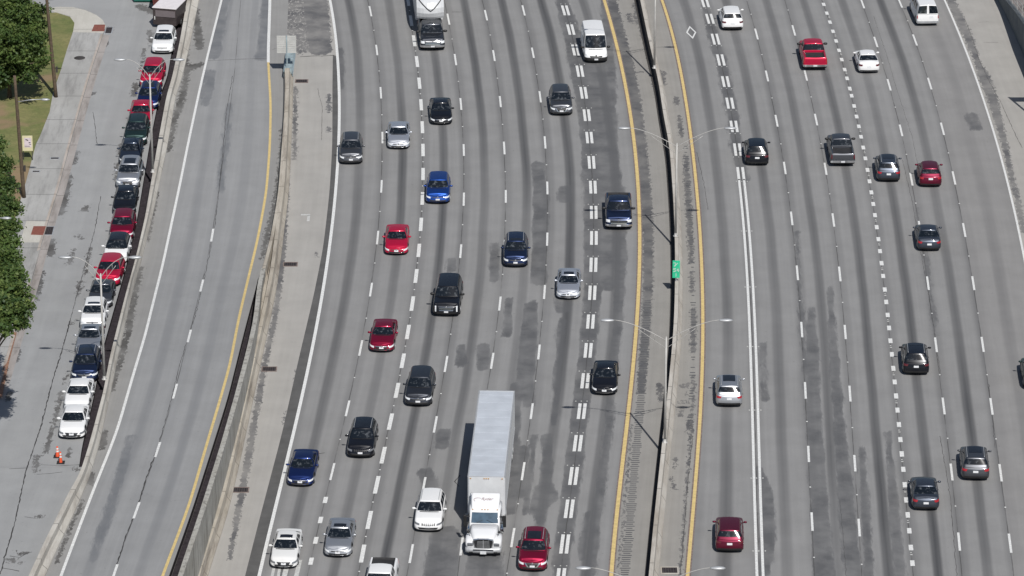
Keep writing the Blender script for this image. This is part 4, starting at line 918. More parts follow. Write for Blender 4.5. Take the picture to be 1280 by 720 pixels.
def veh(kind, face='a', roofb=False, rails=False, sun=False, name='parked_car'):
    D = TYPES[kind]; L, W = D['L'], D['W']; pm = PT['white']; root = empty(name, (0, 0, 0)); B = Body(D)
    B.mesh('body', root, pm); rz = cabin(D, B, root, pm); c = D['cab']
    wd = .24 if W > 1.95 else .22
    for sx in (1, -1):
        for wy in (D['wf'], D['wr']): wheel(root, sx * (W / 2 - wd / 2 - .012), wy, D.get('wr_', .33), wd)
    mirrors(root, c['wb'] / 2 + .06, c['bf'] - .42, B.ztop(.6, c['bf'] - .42) + .06, M['trim'] if kind in ('van', 'pvan', 'pickup', 'bigsuv') else pm, 1.5 if kind in ('van', 'pickup', 'bigsuv') else 1.05)
    zf = float(np.interp(L / 2 - .1, [p[0] for p in D['prof']], [p[1] for p in D['prof']])); zn = zf - .05
    hw2 = W / 2
    tall = kind in ('pickup', 'bigsuv', 'suv')
    # front: headlights, grille, intake, plate
    if kind in ('pickup',):
        B.patch('headlight', [(.66, zn - .24), (1.02, zn - .22), (1.02, zn - .02), (.66, zn - .03)], 1, M['lamp'], root, mirror=True)
        gmat, gco = (M['chrome'] if face == 'c' else M['dchrome']), [(-.60, zn - .40), (.60, zn - .40), (.63, zn + .0), (-.63, zn + .0)]
        g_ = B.patch('grille', gco, 1, M['dchrome'], root, .014)
        for q in range(3 if face == 'c' else 1): B.patch('grille_bar', [(-.6, zn - .33 + q * .12), (.6, zn - .33 + q * .12), (.6, zn - .27 + q * .12), (-.6, zn - .27 + q * .12)], 1, M['chrome'], root, .03, 8, 1)
        B.patch('bumper', [(-1.05, .42), (1.05, .42), (1.05, .60), (-1.05, .60)], 1, M['chrome'], root, .06, 14, 2)
    elif kind == 'bigsuv':
        B.patch('headlight', [(.74, zn - .45), (.84, zn - .45), (.84, zn - .02), (.74, zn - .02)], 1, M['lamp'], root, mirror=True)
        B.patch('grille', [(-.52, zn - .42), (.52, zn - .42), (.62, zn - .02), (-.62, zn - .02)], 1, M['dchrome'], root, .014)
        for q in range(3): B.patch('grille_bar', [(-.5, zn - .36 + q * .13), (.5, zn - .36 + q * .13), (.52, zn - .33 + q * .13), (-.52, zn - .33 + q * .13)], 1, M['chrome'], root, .03, 8, 1)
        B.patch('lower_intake', [(-.7, .36), (.7, .36), (.75, .50), (-.75, .50)], 1, M['trim'], root, .012)
    elif kind == 'van':
        B.patch('headlight', [(.66, zn - .24), (1.05, zn - .05), (1.02, zn + .0), (.74, zn - .04)], 1, M['lamp'], root, mirror=True)
        B.patch('grille', [(-.52, .62), (.52, .62), (.56, .74), (-.56, .74)], 1, M['trim'], root, .014)
        B.patch('bumper', [(-1.3, .26), (1.3, .26), (1.26, .60), (-1.26, .60)], 1, M['trim'], root, .035, 16, 2)
    else:
        lm = M['dlamp'] if face in ('b', 'd') else M['lamp']
        B.patch('headlight', [(hw2 * .60, zn - .19), (hw2 * 1.14, zn - .11), (hw2 * 1.16, zn + .01), (hw2 * .60, zn - .06)], 1, lm, root, mirror=True)
        if face == 'a': B.patch('grille', [(-.36, zn - .20), (.36, zn - .20), (.50, zn - .05), (-.50, zn - .05)], 1, M['dchrome'], root, .012); bar = [(-.49, zn - .075), (.49, zn - .075), (.50, zn - .045), (-.50, zn - .045)]
        if face == 'b': B.patch('grille', [(-.26, zn - .36), (.26, zn - .36), (.46, zn - .06), (-.46, zn - .06)], 1, M['dchrome'], root, .012); bar = [(-.28, zn - .37), (.28, zn - .37), (.28, zn - .34), (-.28, zn - .34)]
        if face == 'c':
            B.patch('grille', [(-.30, zn - .30), (.30, zn - .30), (.48, zn - .05), (-.48, zn - .05)], 1, M['trim'], root, .012)
            for sg in (1, -1): B.patch('grille_bar', [(sg * .24, zn - .31), (sg * .33, zn - .31), (sg * .53, zn - .05), (sg * .42, zn - .05)], 1, M['chrome'], root, .025, 3, 4)
            bar = [(-.3, zn - .325), (.3, zn - .325), (.3, zn - .295), (-.3, zn - .295)]
        if face == 'd': 
            for q in range(7): B.patch('grille_slot', [(-.45 + q * .13, zn - .20), (-.37 + q * .13, zn - .20), (-.37 + q * .13, zn - .04), (-.45 + q * .13, zn - .04)], 1, M['trim'], root, .008, 1, 2)
            bar = None
        if face == 'e': B.patch('grille', [(-.42, zn - .12), (.42, zn - .12), (.44, zn - .06), (-.44, zn - .06)], 1, M['trim'], root, .010); bar = None
        if bar: B.patch('grille_bar', bar, 1, M['chrome'], root, .022, 8, 1)
        B.patch('lower_intake', [(-.56, .27 + (.06 if tall else 0)), (.56, .27 + (.06 if tall else 0)), (.68, .40 + (.06 if tall else 0)), (-.68, .40 + (.06 if tall else 0))], 1, M['trim'], root, .008)
    B.patch('licence_plate', [(-.155, .40 if not tall else .46), (.155, .40 if not tall else .46), (.155, .53 if not tall else .58), (-.155, .53 if not tall else .58)], 1, M['plate'], root, .03 if kind not in ('pickup', 'van') else .075, 2, 1)
    em = B.fascia(0, zn - .09, 1, .03)
    if face != 'd': m_ = MB(); m_.lathe([(.001, .012), (.06, .012), (.075, 0)], 14, 'Y', c=em); m_.build('emblem', M['chrome'], root)
    # rear
    zr_ = float(np.interp(-L / 2 + .1, [p[0] for p in D['prof']], [p[1] for p in D['prof']]))
    tm = M['tail'] if face in ('a', 'c', 'e') else M['dtail']
    if kind == 'pickup':
        B.patch('taillight', [(hw2 - .14, .82), (hw2 + .06, .82), (hw2 + .06, 1.2), (hw2 - .14, 1.2)], -1, tm, root, mirror=True)
        B.patch('bumper', [(-.98, .48), (.98, .48), (.98, .66), (-.98, .66)], -1, M['chrome'], root, .07, 12, 2)
        B.patch('tailgate_panel', [(-.74, .80), (.74, .80), (.74, 1.16), (-.74, 1.16)], -1, pm, root, .012)
        B.patch('licence_plate', [(-.16, .50), (.16, .50), (.16, .64), (-.16, .64)], -1, M['plate'], root, .09, 2, 1)
    elif kind in ('pvan', 'van'):
        B.patch('taillight', [(hw2 - .10, .78), (hw2 + .04, .78), (hw2 + .04, 1.06), (hw2 - .10, 1.06)], -1, tm, root, mirror=True)
        B.patch('bumper', [(-1.0, .38), (1.0, .38), (1.0, .56), (-1.0, .56)], -1, M['galv'], root, .07, 12, 2)
        B.patch('licence_plate', [(.14, .84), (.50, .84), (.50, 1.02), (.14, 1.02)], -1, M['plate'], root, .02, 2, 1)
    else:
        B.patch('taillight', [(hw2 * .66, zr_ - .28), (hw2 * 1.12, zr_ - .26), (hw2 * 1.12, zr_ - .10), (hw2 * .58, zr_ - .13)], -1, tm, root, mirror=True)
        zp = .62 if kind in ('sedan', 'coupe') else .72
        B.patch('licence_plate', [(-.17, zp), (.17, zp), (.17, zp + .14), (-.17, zp + .14)], -1, M['plate'], root, .02, 2, 1)
        B.patch('rear_bumper_trim', [(-.72, .25 + (.04 if tall else 0)), (.72, .25 + (.04 if tall else 0)), (.80, .40 + (.06 if tall else 0)), (-.80, .40 + (.06 if tall else 0))], -1, M['trim'], root, .012, 12, 2)
    # wipers cowl
    m_ = MB(); yb = c['bf'] + .02
    for k in range(12):
        x0, x1 = -.62 + 1.24 * k / 12, -.62 + 1.24 * (k + 1) / 12
        f = lambda x: c['bf'] - c.get('bow', .16) * (x / (c['wb'] / 2)) ** 2
        V = [(x0, f(x0) - .03, B.ztop(x0, f(x0)) + .006), (x1, f(x1) - .03, B.ztop(x1, f(x1)) + .006), (x1, f(x1) + .07, B.ztop(x1, f(x1) + .07) + .004), (x0, f(x0) + .07, B.ztop(x0, f(x0) + .07) + .004)]
        m_.add(V, [(0, 1, 2, 3)])
    m_.build('cowl', M['trim'], root)
    if sun:
        m_ = MB(); a, b_ = c['tf'] - .16, max(c['tf'] - (.62 if sun == 1 else 1.35), c['tr'] + .2); hwid = c['wt'] * .33; nn = 8; V = []
        for j in range(5):
            for i in range(nn + 1): x = -hwid + 2 * hwid * i / nn; y = a + (b_ - a) * j / 4; V.append((x, y, rz(x, y) + .008))
        Fc = [(j * 9 + i, j * 9 + i + 1, (j + 1) * 9 + i + 1, (j + 1) * 9 + i) for j in range(4) for i in range(nn)]
        m_.add(V, Fc); m_.build('sunroof', M['hroof'], root, True)
    if rails:
        for sg in (1, -1):
            m_ = MB(); x = sg * c['wt'] * .43; a, b_ = c['tf'] - .22, c['tr'] + .25
            P = [(x, a, rz(x, a) - .005)] + [(x, a + (b_ - a) * q, rz(x, a + (b_ - a) * q) + .045) for q in (.04, .25, .5, .75, .96)] + [(x, b_, rz(x, b_) - .005)]
            m_.tube(P, .018, 6); m_.build('roof_rail', M['galv'] if rails == 1 else M['trim'], root)
    # door seams and handles
    for sg in (1, -1):
        for f in (.40, .74) if kind not in ('pickup',) else (.5,):
            y = c['bf'] - .35 + (c['br'] - c['bf'] + .5) * f
            m_ = MB(); m_.box((sg * (W / 2 + .006), y, .80), (.016, .16, .025)); m_.build('door_handle', M['trim'] if rails else pm, root)
    return root
PROTO = {}
def kids(o): return KID[o.name] if o.name in KID else []
KID = {}
def index_children():
    KID.clear()
    for o in bpy.data.objects:
        if o.parent: KID.setdefault(o.parent.name, []).append(o)
def copy_tree(o, parent=None, kd=None):
    c = o.copy(); COL.objects.link(c); c.parent = parent
    for ch in kd.get(o.name, []): copy_tree(ch, c, kd)
    return c
def place_vehicle(spec):
    kind, face, sun_, rails, col, x, y, rz, z, pitch, scale, label, cat, name, group, roofblack = spec
    key = (kind, face, sun_, rails)
    if key not in PROTO: 
        before = set(bpy.data.objects); r = veh(kind, face, False, rails, sun_, name); new = [o for o in bpy.data.objects if o not in before]
        kd = {}
        for o in new:
            if o.parent: kd.setdefault(o.parent.name, []).append(o)
        PROTO[key] = (r, kd); o = r
    else:
        r, kd = PROTO[key]; o = copy_tree(r, None, kd); o.name = name
    o.location = (x, y, z); o.rotation_euler = (pitch, 0, rz); o.scale = (scale[0] * (1.075 if kind in ('suv', 'hatch', 'pickup') else 1.05), scale[1], scale[2])
    pm = PT[col]
    for ch in bpy.data.objects[o.name].children:
        for sl in ch.material_slots:
            if sl.material and (sl.material == PT['white'] or sl.material.name.startswith('paint_')):
                sl.link = 'OBJECT'; sl.material = PT['black'] if (roofblack and ch.name.startswith('cabin')) else pm
    tag(o, label, cat, group)
    return o

# ------------------------------------------------------------------ the cars
def lane_angle(x, y, kind):
    if kind == 'S': f = pg; cs = [SBr]
    elif kind == 'L': f = pj; cs = [W0, L1, L2, L3, L4, L5, L6, Y6]
    else: f = pj; cs = [L8, L9, L10, L11, L12, L13, E14]
    X, Y = f(x, y); c = min(cs, key=lambda q: abs(float(q(Y)) - X)); return X, Y, math.atan2(float(c(Y + 2)) - float(c(Y - 2)), 4.0)
CARS = [
 # parked on the street (x, y of the bumper on the ground, kind, face, sunroof, rails, colour, scale, label, category, black roof)
 ('S', 203, 66, 'suv', 'e', 1, 0, 'white', (.99, .98, .94), 'white crossover parked next to the dark cargo trailer, farthest of the parked row', 'car', 0),
 ('S', 188, 109, 'suv', 'e', 0, 0, 'red', 1, 'bright red SUV under the far street lamp, second car of the parked row', 'car', 0),
 ('S', 185, 135.5, 'hatch', 'a', 2, 0, 'dblue', 1, 'dark blue hatchback with bright headlights between two red cars', 'car', 0),
 ('S', 175, 157, 'sedan', 'e', 0, 0, 'red', (1, .95, 1), 'red sedan parked behind the dark green SUV', 'car', 0),
 ('S', 169, 181, 'suv', 'e', 0, 2, 'green', 1, 'dark green SUV parked nose to tail in the upper half of the row', 'car', 0),
 ('S', 162, 205, 'sedan', 'e', 0, 0, 'slate', (.98, .93, .98), 'dark slate sedan squeezed in behind the silver SUV', 'car', 0),
 ('S', 160, 235, 'suv', 'c', 2, 1, 'silver', 1, 'silver SUV with chrome grille in the middle of the parked row', 'car', 0),
 ('S', 154.5, 267.5, 'sedan', 'b', 0, 0, 'black', 1, 'black sedan parked in front of the silver SUV', 'car', 0),
 ('S', 151, 299, 'hatch', 'e', 0, 0, 'crimson', (1.02, .98, 1), 'crimson hatchback parked between a black sedan and a white car with black roof', 'car', 0),
 ('S', 144, 328.5, 'hatch', 'e', 2, 0, 'white', (1.02, 1, 1), 'white parked car with a black roof', 'car', 1),
 ('S', 135, 357, 'suv', 'e', 0, 0, 'red', 1, 'bright red SUV under the near street lamp', 'car', 0),
 ('S', 125, 384, 'sedan', 'e', 0, 0, 'grey', (1, .96, 1), 'dark grey sedan hidden behind the near lamp pole', 'car', 0),
 ('S', 115.5, 411, 'suv', 'e', 1, 0, 'white', (.97, .95, .95), 'white crossover with a dark sunroof, below the near lamp', 'car', 0),
 ('S', 110, 441.5, 'sedan', 'e', 1, 0, 'silver', (1, .96, 1), 'silver sedan with a sunroof parked behind the navy SUV', 'car', 0),
 ('S', 105.5, 477, 'suv', 'a', 2, 1, 'navy', 1, 'navy blue SUV with roof rails parked behind two white sedans', 'car', 0),
 ('S', 96, 513.5, 'sedan', 'd', 0, 0, 'white', (1, .96, 1), 'white sedan second from the near end of the parked row', 'car', 0),
 ('S', 89.5, 547.5, 'sedan', 'b', 0, 0, 'white', (1, .97, 1), 'white sedan at the near end of the parked row beside the traffic cones', 'car', 0),
 # driving toward the camera
 ('L', 745, 77, 'van', 'a', 0, 0, 'white', (.97, .93, .96), 'white high roof cargo van beside the double dashed carpool line', 'van', 0),
 ('L', 702, 143, 'suv', 'c', 0, 0, 'grey', (.98, .98, 1), 'dark grey SUV with V shaped chrome grille left of the carpool line', 'car', 0),
 ('L', 551.5, 154.5, 'sedan', 'a', 0, 0, 'black', (1, .97, .98), 'black sedan following behind the silver one, below the chrome nosed pickup', 'car', 0),
 ('L', 498.5, 185, 'sedan', 'e', 0, 0, 'lsilver', (1, .95, 1), 'light silver sedan far back in the second lane from the left', 'car', 0),
 ('L', 438.5, 204, 'suv', 'e', 0, 1, 'grey', (.98, .96, 1), 'grey SUV in the leftmost lane next to the edge line', 'car', 0),
 ('L', 547.5, 253.5, 'suv', 'e', 0, 0, 'blue', (1, .95, .95), 'bright blue crossover in the third lane from the left', 'car', 0),
 ('L', 773, 286, 'pickup', 'a', 0, 0, 'navy', (1, .97, 1), 'dark navy pickup truck in the carpool lane near the median', 'pickup truck', 0),
 ('L', 495, 317.5, 'sedan', 'e', 0, 0, 'red', (1, .97, 1), 'bright red sedan in the second lane from the left', 'car', 0),
 ('L', 644, 333, 'suv', 'e', 1, 1, 'navy', (.98, .98, 1), 'dark blue SUV with roof rails in the middle of the left carriageway', 'car', 0),
 ('L', 710, 373, 'coupe', 'e', 1, 0, 'lsilver', 1, 'pale silver coupe with a sunroof just left of the carpool line', 'car', 0),
 ('L', 558, 394.5, 'bigsuv', 'a', 0, 0, 'black', (1, 1, 1), 'big black full size SUV with upright headlights', 'car', 0),
 ('L', 477, 439, 'sedan', 'a', 0, 0, 'crimson', (1, .97, 1), 'dark red sedan between the bright red sedan and the blue sedan', 'car', 0),
 ('L', 755, 492.5, 'sedan', 'e', 0, 0, 'black', (1, .97, 1), 'black sedan in the carpool lane level with the near median lamp', 'car', 0),
 ('L', 522.5, 507, 'suv', 'a', 0, 0, 'dgrey', (1.02, 1.04, 1), 'charcoal SUV with a wide chrome grille bar', 'car', 0),
 ('L', 450, 571.5, 'suv', 'd', 2, 1, 'black', (1, .98, 1), 'black SUV with silver roof rails left of the semi truck', 'car', 0),
 ('L', 375.5, 607, 'sedan', 'a', 0, 0, 'dblue', (1, .98, 1), 'deep blue sedan beside the left edge line', 'car', 0),
 ('L', 535, 664, 'suv', 'd', 0, 1, 'white', (1, 1, 1), 'white SUV with a slotted grille just left of the semi truck', 'car', 0),
 ('L', 665, 713.5, 'suv', 'c', 2, 1, 'crimson', (1, 1, 1), 'dark red SUV with glass roof and V grille right of the semi truck', 'car', 0),
 ('L', 422, 695.5, 'sedan', 'e', 1, 0, 'silver', (1, .98, 1), 'silver sedan with a sunroof near the bottom, right of the white sedan', 'car', 0),
 ('L', 354.5, 709.5, 'sedan', 'b', 1, 0, 'pearl', (1, .98, 1), 'pearl white sedan with a sunroof at the bottom by the left edge line', 'car', 0),
 ('L', 471.5, 760, 'pickup', 'a', 0, 0, 'white', (.93, 1, .97), 'white pickup truck with an open dark bed cut off by the bottom edge', 'pickup truck', 0),
 # driving away
 ('R', 916, 36.5, 'suv', 'b', 0, 0, 'white', (1, .98, .97), 'white SUV driving away beside the carpool dashes at the top', 'car', 0),
 ('R', 1019, 86.5, 'pickup', 'a', 0, 0, 'red', (1, .98, 1), 'bright red pickup truck driving away', 'pickup truck', 0),
 ('R', 1086, 90, 'sedan', 'b', 0, 0, 'white', (1, .97, 1), 'white sedan driving away right of the red pickup truck', 'car', 0),
 ('R', 1159, 30.5, 'pvan', 'a', 0, 0, 'white', (.96, .98, 1), 'white passenger van driving away at the top right', 'van', 0),
 ('R', 946.5, 205.5, 'suv', 'b', 0, 0, 'black', (1, .96, 1), 'black SUV driving away just right of the carpool line', 'car', 0),
 ('R', 1053, 206.5, 'pickup', 'b', 0, 0, 'grey', (.95, .94, .95), 'grey pickup truck driving away left of the dotted line', 'pickup truck', 0),
 ('R', 1111, 226, 'suv', 'a', 2, 1, 'steel', (.98, .97, 1), 'blue grey SUV with red tail lamps between the dotted line and the maroon hatchback', 'car', 0),
 ('R', 1163, 232.5, 'hatch', 'a', 0, 0, 'maroon', (.98, .95, 1.04), 'maroon hatchback driving away in the second lane from the right', 'car', 0),
 ('R', 1161, 312.5, 'sedan', 'a', 0, 0, 'steel', (1, .95, 1), 'blue grey sedan driving away below the maroon hatchback', 'car', 0),
 ('R', 1145, 467.5, 'suv', 'b', 1, 1, 'black', (1, .98, 1), 'black SUV driving away alone on the right, roof rails and dark tail lamps', 'car', 0),
 ('R', 911, 507.5, 'suv', 'c', 2, 1, 'silver', (.98, 1, .96), 'silver wagon driving away between the median and the solid double line', 'car', 0),
 ('R', 1157, 637, 'sedan', 'a', 0, 0, 'steel', (1, .97, 1), 'steel grey sedan driving away, just below and left of the grey SUV', 'car', 0),
 ('R', 1219.5, 599.5, 'suv', 'c', 2, 1, 'grey', (1, .98, 1), 'dark grey SUV with red tail lamps driving away at the lower right', 'car', 0),
 ('R', 912, 689.5, 'suv', 'b', 0, 0, 'dmaroon', (.98, .98, .96), 'dark maroon SUV driving away at the bottom beside the median', 'car', 0),
 ('R', 1296, 486, 'suv', 'b', 0, 0, 'green', 1, 'dark green SUV cut off by the right edge of the picture', 'car', 0),
]
GR = {'S': 'cars parked along the street barrier', 'L': 'vehicles driving toward the camera', 'R': 'vehicles driving away'}
for (side, px, py, kind, face, sr, rl, col, sc_, label, cat, rb) in CARS:
    sc_ = sc_ if isinstance(sc_, tuple) else (1, 1, 1)
    py += 2.5; X, Y, a = lane_angle(px, py, side); hl = TYPES[kind]['L'] * sc_[1] / 2 - .12
    X += math.sin(a) * hl; Y += math.cos(a) * hl
    if side == 'S': X, Y0 = X, Y; a = math.atan2(float(SBr(Y + 4)) - float(SBr(Y - 4)), 8.0)
    rz = -a if side == 'R' else math.pi - a
    jit = rnd.uniform(-.012, .012) if side != 'S' else rnd.uniform(-.02, .02)
    z = float(g(Y)) if side == 'S' else 0.0
    pitch = math.atan((float(g(Y - 1)) - float(g(Y + 1))) / 2) if side == 'S' else 0.0
    nm = {'S': 'parked_car', 'L': 'car', 'R': 'car'}[side]
    nm = {'pickup': 'pickup_truck', 'van': 'cargo_van', 'pvan': 'passenger_van'}.get(kind, nm)
    place_vehicle((kind, face, sr, rl, col, X, Y, rz + jit, z + (.0 if side == 'S' else .004), pitch, sc_, label, cat, nm, GR[side], rb))

# chrome nosed pickup pulling a white trailer at the top
X, Y, a = lane_angle(541, 64.5, 'L'); hl = 2.85; Xp, Yp = X + math.sin(a) * hl, Y + math.cos(a) * hl
place_vehicle(('pickup', 'c', 0, 0, 'dgrey', Xp, Yp, math.pi - a, .004, 0, (1.03, 1, 1.02), 'dark pickup truck with a shining chrome grille towing the white trailer', 'pickup truck', 'pickup_truck', GR['L'], 0))
def rbox(mb, x0, x1, y0, y1, z0, z1, r=.08, mi=0):
    """box with rounded vertical and top edges"""
    n = 4; P = []
    for cx, cy, a0 in ((x1 - r, y1 - r, 0), (x0 + r, y1 - r, 90), (x0 + r, y0 + r, 180), (x1 - r, y0 + r, 270)):
        for k in range(n + 1): t_ = math.radians(a0 + 90 * k / n); P.append((cx, cy, math.cos(t_), math.sin(t_)))
    m = len(P); V = []; rings = [(z0, r)] + [(z1 - r + r * math.sin(q), r * math.cos(q)) for q in (0, .5, 1.05, math.pi / 2)]
    for z, rr in rings:
        for cx, cy, a, b in P: V.append((cx + a * rr, cy + b * rr, z))
    Fc = [(k * m + i, k * m + (i + 1) % m, (k + 1) * m + (i + 1) % m, (k + 1) * m + i) for k in range(len(rings) - 1) for i in range(m)]
    Fc.append(tuple((len(rings) - 1) * m + i for i in range(m))); Fc.append(tuple(reversed(range(m)))); mb.add(V, Fc, mi)
M['trailer_white'] = simple('white_trailer_skin', (0.60, 0.61, 0.62), 0.35, var=0.08, scale=.9)
M['trailer_roof'] = simple('dusty_trailer_roof', (0.48, 0.51, 0.55), 0.5, var=0.10, scale=.7)
M['cab_white'] = paint('truck_white', (0.74, 0.745, 0.75))
# fifth wheel style white trailer behind that pickup
tr = empty('travel_trailer', (Xp + math.sin(a) * 1.2, Yp + math.cos(a) * 1.2, 0)); tr.rotation_euler = (0, 0, math.pi - a)
tag(tr, 'tall white trailer with a dark V line on its rounded nose, behind the chrome pickup', 'trailer')
prof = [(0.0, 1.75), (.12, 1.95), (.25, 2.35), (.2, 2.8), (-.15, 3.25), (-.8, 3.6), (-1.6, 3.75), (-11.0, 3.75), (-11.1, 3.65), (-11.1, .75), (-2.9, .75), (-2.9, 1.7)]
mb = MB(); V = []; nw = 9
for q in range(nw):
    x = -1.24 + 2.48 * q / (nw - 1); bow = .55 * (abs(x) / 1.24) ** 2.2
    for yy, zz in prof: V.append((x, yy - (bow if yy > -2 else 0), zz - .05 * (abs(x) / 1.24) ** 4))
k = len(prof); Fc = [(q * k + j, q * k + (j + 1) % k, (q + 1) * k + (j + 1) % k, (q + 1) * k + j) for q in range(nw - 1) for j in range(k)]
Fc += [tuple(range(k - 1, -1, -1)), tuple((nw - 1) * k + j for j in range(k))]; mb.add(V, Fc); mb.build('body', M['trailer_white'], tr)
mb = MB()
for sg in (-1, 1):
    P = []
    for q in range(8):
        x = sg * 1.235 * q / 7; f = q / 7; zz = 2.55 + 1.05 * f ** 1.1; bow = .55 * (abs(x) / 1.24) ** 2.2
        yy = np.interp(zz, [2.35, 2.8, 3.25, 3.6, 3.75], [.25, .2, -.15, -.8, -1.6]); P.append((x, yy - bow + .025, zz + .015 - .05 * (abs(x) / 1.24) ** 4))
    mb.tube(P, .045, 6)
mb.build('trim_line', M['trim'], tr)
for yy in (-7.0, -7.95):
    for sg in (-1, 1): wheel(tr, sg * 1.1, yy, .38, .24)
mb = MB(); mb.box((0, -1.2, 1.35), (.25, .25, .75)); mb.build('hitch_pin_box', M['iron'], tr)
mb = MB(); rbox(mb, -.3, .3, -4.9, -4.2, 3.74, 3.98, .06); mb.build('roof_vent', M['trailer_white'], tr)
mb = MB(); rbox(mb, -.5, .5, -7.4, -6.4, 3.74, 4.0, .08); mb.build('air_conditioner', M['trailer_white'], tr)

# ---- semi truck and its box trailer
X, Y, a0 = lane_angle(604, 697.5, 'L'); a = .045
tt = empty('semi_truck', (X, Y, 0.004)); tt.rotation_euler = (0, 0, math.pi - a)      # origin: front bumper on the ground, +Y forward
tag(tt, 'white long nosed semi truck tractor pulling the big box trailer, lettering on its roof fairing', 'truck')
def loft(name, secs, mat, parent, smooth=True, capa=True):
    """secs: list of closed rings of equal length"""
    V = [p for s_ in secs for p in s_]; k = len(secs[0]); Fc = [(i * k + j, i * k + (j + 1) % k, (i + 1) * k + (j + 1) % k, (i + 1) * k + j) for i in range(len(secs) - 1) for j in range(k)]
    if capa: Fc += [tuple(range(k - 1, -1, -1)), tuple((len(secs) - 1) * k + j for j in range(k))]
    return mesh_obj(name, V, Fc, [mat], parent, smooth)
def hoodring(y, hwid, z0, z1, r):
    P = []
    for k in range(0, 6): t_ = math.pi / 2 * k / 5; P.append((hwid - r + r * math.cos(t_), y, z1 - r + r * math.sin(t_)))
    for k in range(0, 6): t_ = math.pi / 2 + math.pi / 2 * k / 5; P.append((-hwid + r + r * math.cos(t_), y, z1 - r + r * math.sin(t_)))
    P += [(-hwid, y, z0), (hwid, y, z0)]; return P
loft('hood', [hoodring(-.18, .60, .75, 1.20, .22), hoodring(-.24, .70, .7, 1.34, .26), hoodring(-.6, .82, .7, 1.46, .26), hoodring(-1.2, .94, .7, 1.58, .26), hoodring(-1.95, 1.0, .8, 1.68, .24)], M['cab_white'], tt)
for sg in (-1, 1):
    secs = []
    for y, hw_2, zt_ in ((-.16, .22, .98), (-.22, .40, 1.12), (-.5, .46, 1.24), (-1.0, .47, 1.30), (-1.5, .44, 1.22), (-1.8, .32, 1.0)):
        cx = sg * .80; P = []
        for k in range(16):
            t_ = 2 * math.pi * k / 16; P.append((cx + hw_2 * math.copysign(abs(math.cos(t_)) ** .55, math.cos(t_)), y, .62 + (zt_ - .62) * (.5 + .5 * math.copysign(abs(math.sin(t_)) ** .55, math.sin(t_)))))
        secs.append(P)
    loft('fender', secs, M['cab_white'], tt)
    mb = MB(); rbox(mb, sg * .90 - .20, sg * .90 + .20, -.30, -.12, .84, 1.04, .05); mb.build('headlight', M['dlamp'], tt, True)
    wheel(tt, sg * 1.06, -1.15, .50, .28, M['galv'])
    for yy in (-5.2, -6.5):
        wheel(tt, sg * 1.0, yy, .50, .52, M['galv'])
    mb = MB(); mb.tube([(sg * 1.02, -2.25, 1.6), (sg * 1.34, -2.2, 1.6)], .03, 6); mb.tube([(sg * 1.02, -2.25, 2.1), (sg * 1.34, -2.2, 2.1)], .03, 6); rbox(mb, sg * 1.36 - .11, sg * 1.36 + .11, -2.27, -2.15, 1.35, 2.2, .04); mb.build('mirror', M['trim'], tt)
    mb = MB(); mb.tube([(sg * .92, -.85, 1.2), (sg * 1.04, -.8, 1.52)], .02, 6); mb.lathe([(.001, .05), (.08, .03), (.10, -.03), (.001, -.06)], 10, 'Y', c=(sg * 1.05, -.8, 1.58)); mb.build('hood_mirror', M['trim'], tt, True)
    mb = MB(); mb.lathe([(.28, -.6), (.31, -.56), (.31, .56), (.28, .6), (.001, .6)], 18, 'Y', c=(sg * .98, -3.4, .72)); mb.build('fuel_tank', M['chrome'], tt, True)
# grille: dark shield with chrome surround and a centre bar
def shield(s_, y):
    s_ *= 1.12
    return [(x * s_, y, 1.0 + (z - 1.0) * s_) for x, z in ((-.56, 1.26), (-.60, 1.14), (-.50, .76), (-.40, .68), (.40, .68), (.50, .76), (.60, 1.14), (.56, 1.26), (.27, 1.32), (-.27, 1.32))]
loft('grille_surround', [shield(1.09, -.2), shield(1.09, -.12), shield(.98, -.10)], M['chrome'], tt, False); loft('grille', [shield(.98, -.2), shield(.96, -.085)], M['dchrome'], tt, False)
mb = MB(); mb.box((0, -.078, 1.0), (.035, .03, .60)); [mb.box((0, -.08, .76 + .09 * q), (.92 - .02 * q, .012, .018)) for q in range(6)]; mb.build('grille_bars', M['galv'], tt)
secs = []
for s_ in (-1.24, -1.12, -.85, 0, .85, 1.12, 1.24):
    y = -.0 - .20 * (abs(s_) / 1.24) ** 3; secs.append([(s_, y - .25, .30), (s_, y, .33), (s_, y + .02, .50), (s_, y - .04, .68), (s_, y - .25, .68)])
loft('bumper', secs, M['galv'], tt, True)
mb = MB(); mb.box((0, .03, .40), (.42, .03, .2)); mb.build('licence_plate', M['plate'], tt)
mb = MB(); [mb.box((0, .012, .57 + .06 * q), (1.4, .03, .022)) for q in range(2)]; [mb.box((x_, .0, .40), (.26, .03, .10)) for x_ in (-.85, .85)]; mb.build('bumper_intake', M['trim'], tt)
# day cab
loft('cab', [hoodring(y, hwid, .8, zt_, .16) for y, hwid, zt_ in ((-1.93, 1.02, 1.66), (-1.95, 1.04, 1.70), (-2.45, 1.06, 2.36), (-2.6, 1.08, 2.46), (-3.2, 1.12, 2.52), (-4.0, 1.12, 2.52))], M['cab_white'], tt)
loft('roof_fairing', [hoodring(y, hwid, 2.3, zt_, .12) for y, hwid, zt_ in ((-2.56, .90, 2.46), (-2.62, .94, 2.53), (-3.0, .97, 2.76), (-3.6, 1.0, 3.04), (-3.85, 1.0, 3.12), (-3.95, 1.0, 3.12))], M['cab_white'], tt)
n = 8; V = []
for j in range(5):
    f = j / 4
    for i in range(n + 1):
        u = -1 + 2 * i / n; xx = u * (.93 - .04 * f); q_ = .03 + .90 * f; y = -1.95 - .50 * q_; z = 1.70 + .66 * q_; V.append((xx, y + .03 - .03 * u * u, z + .02))
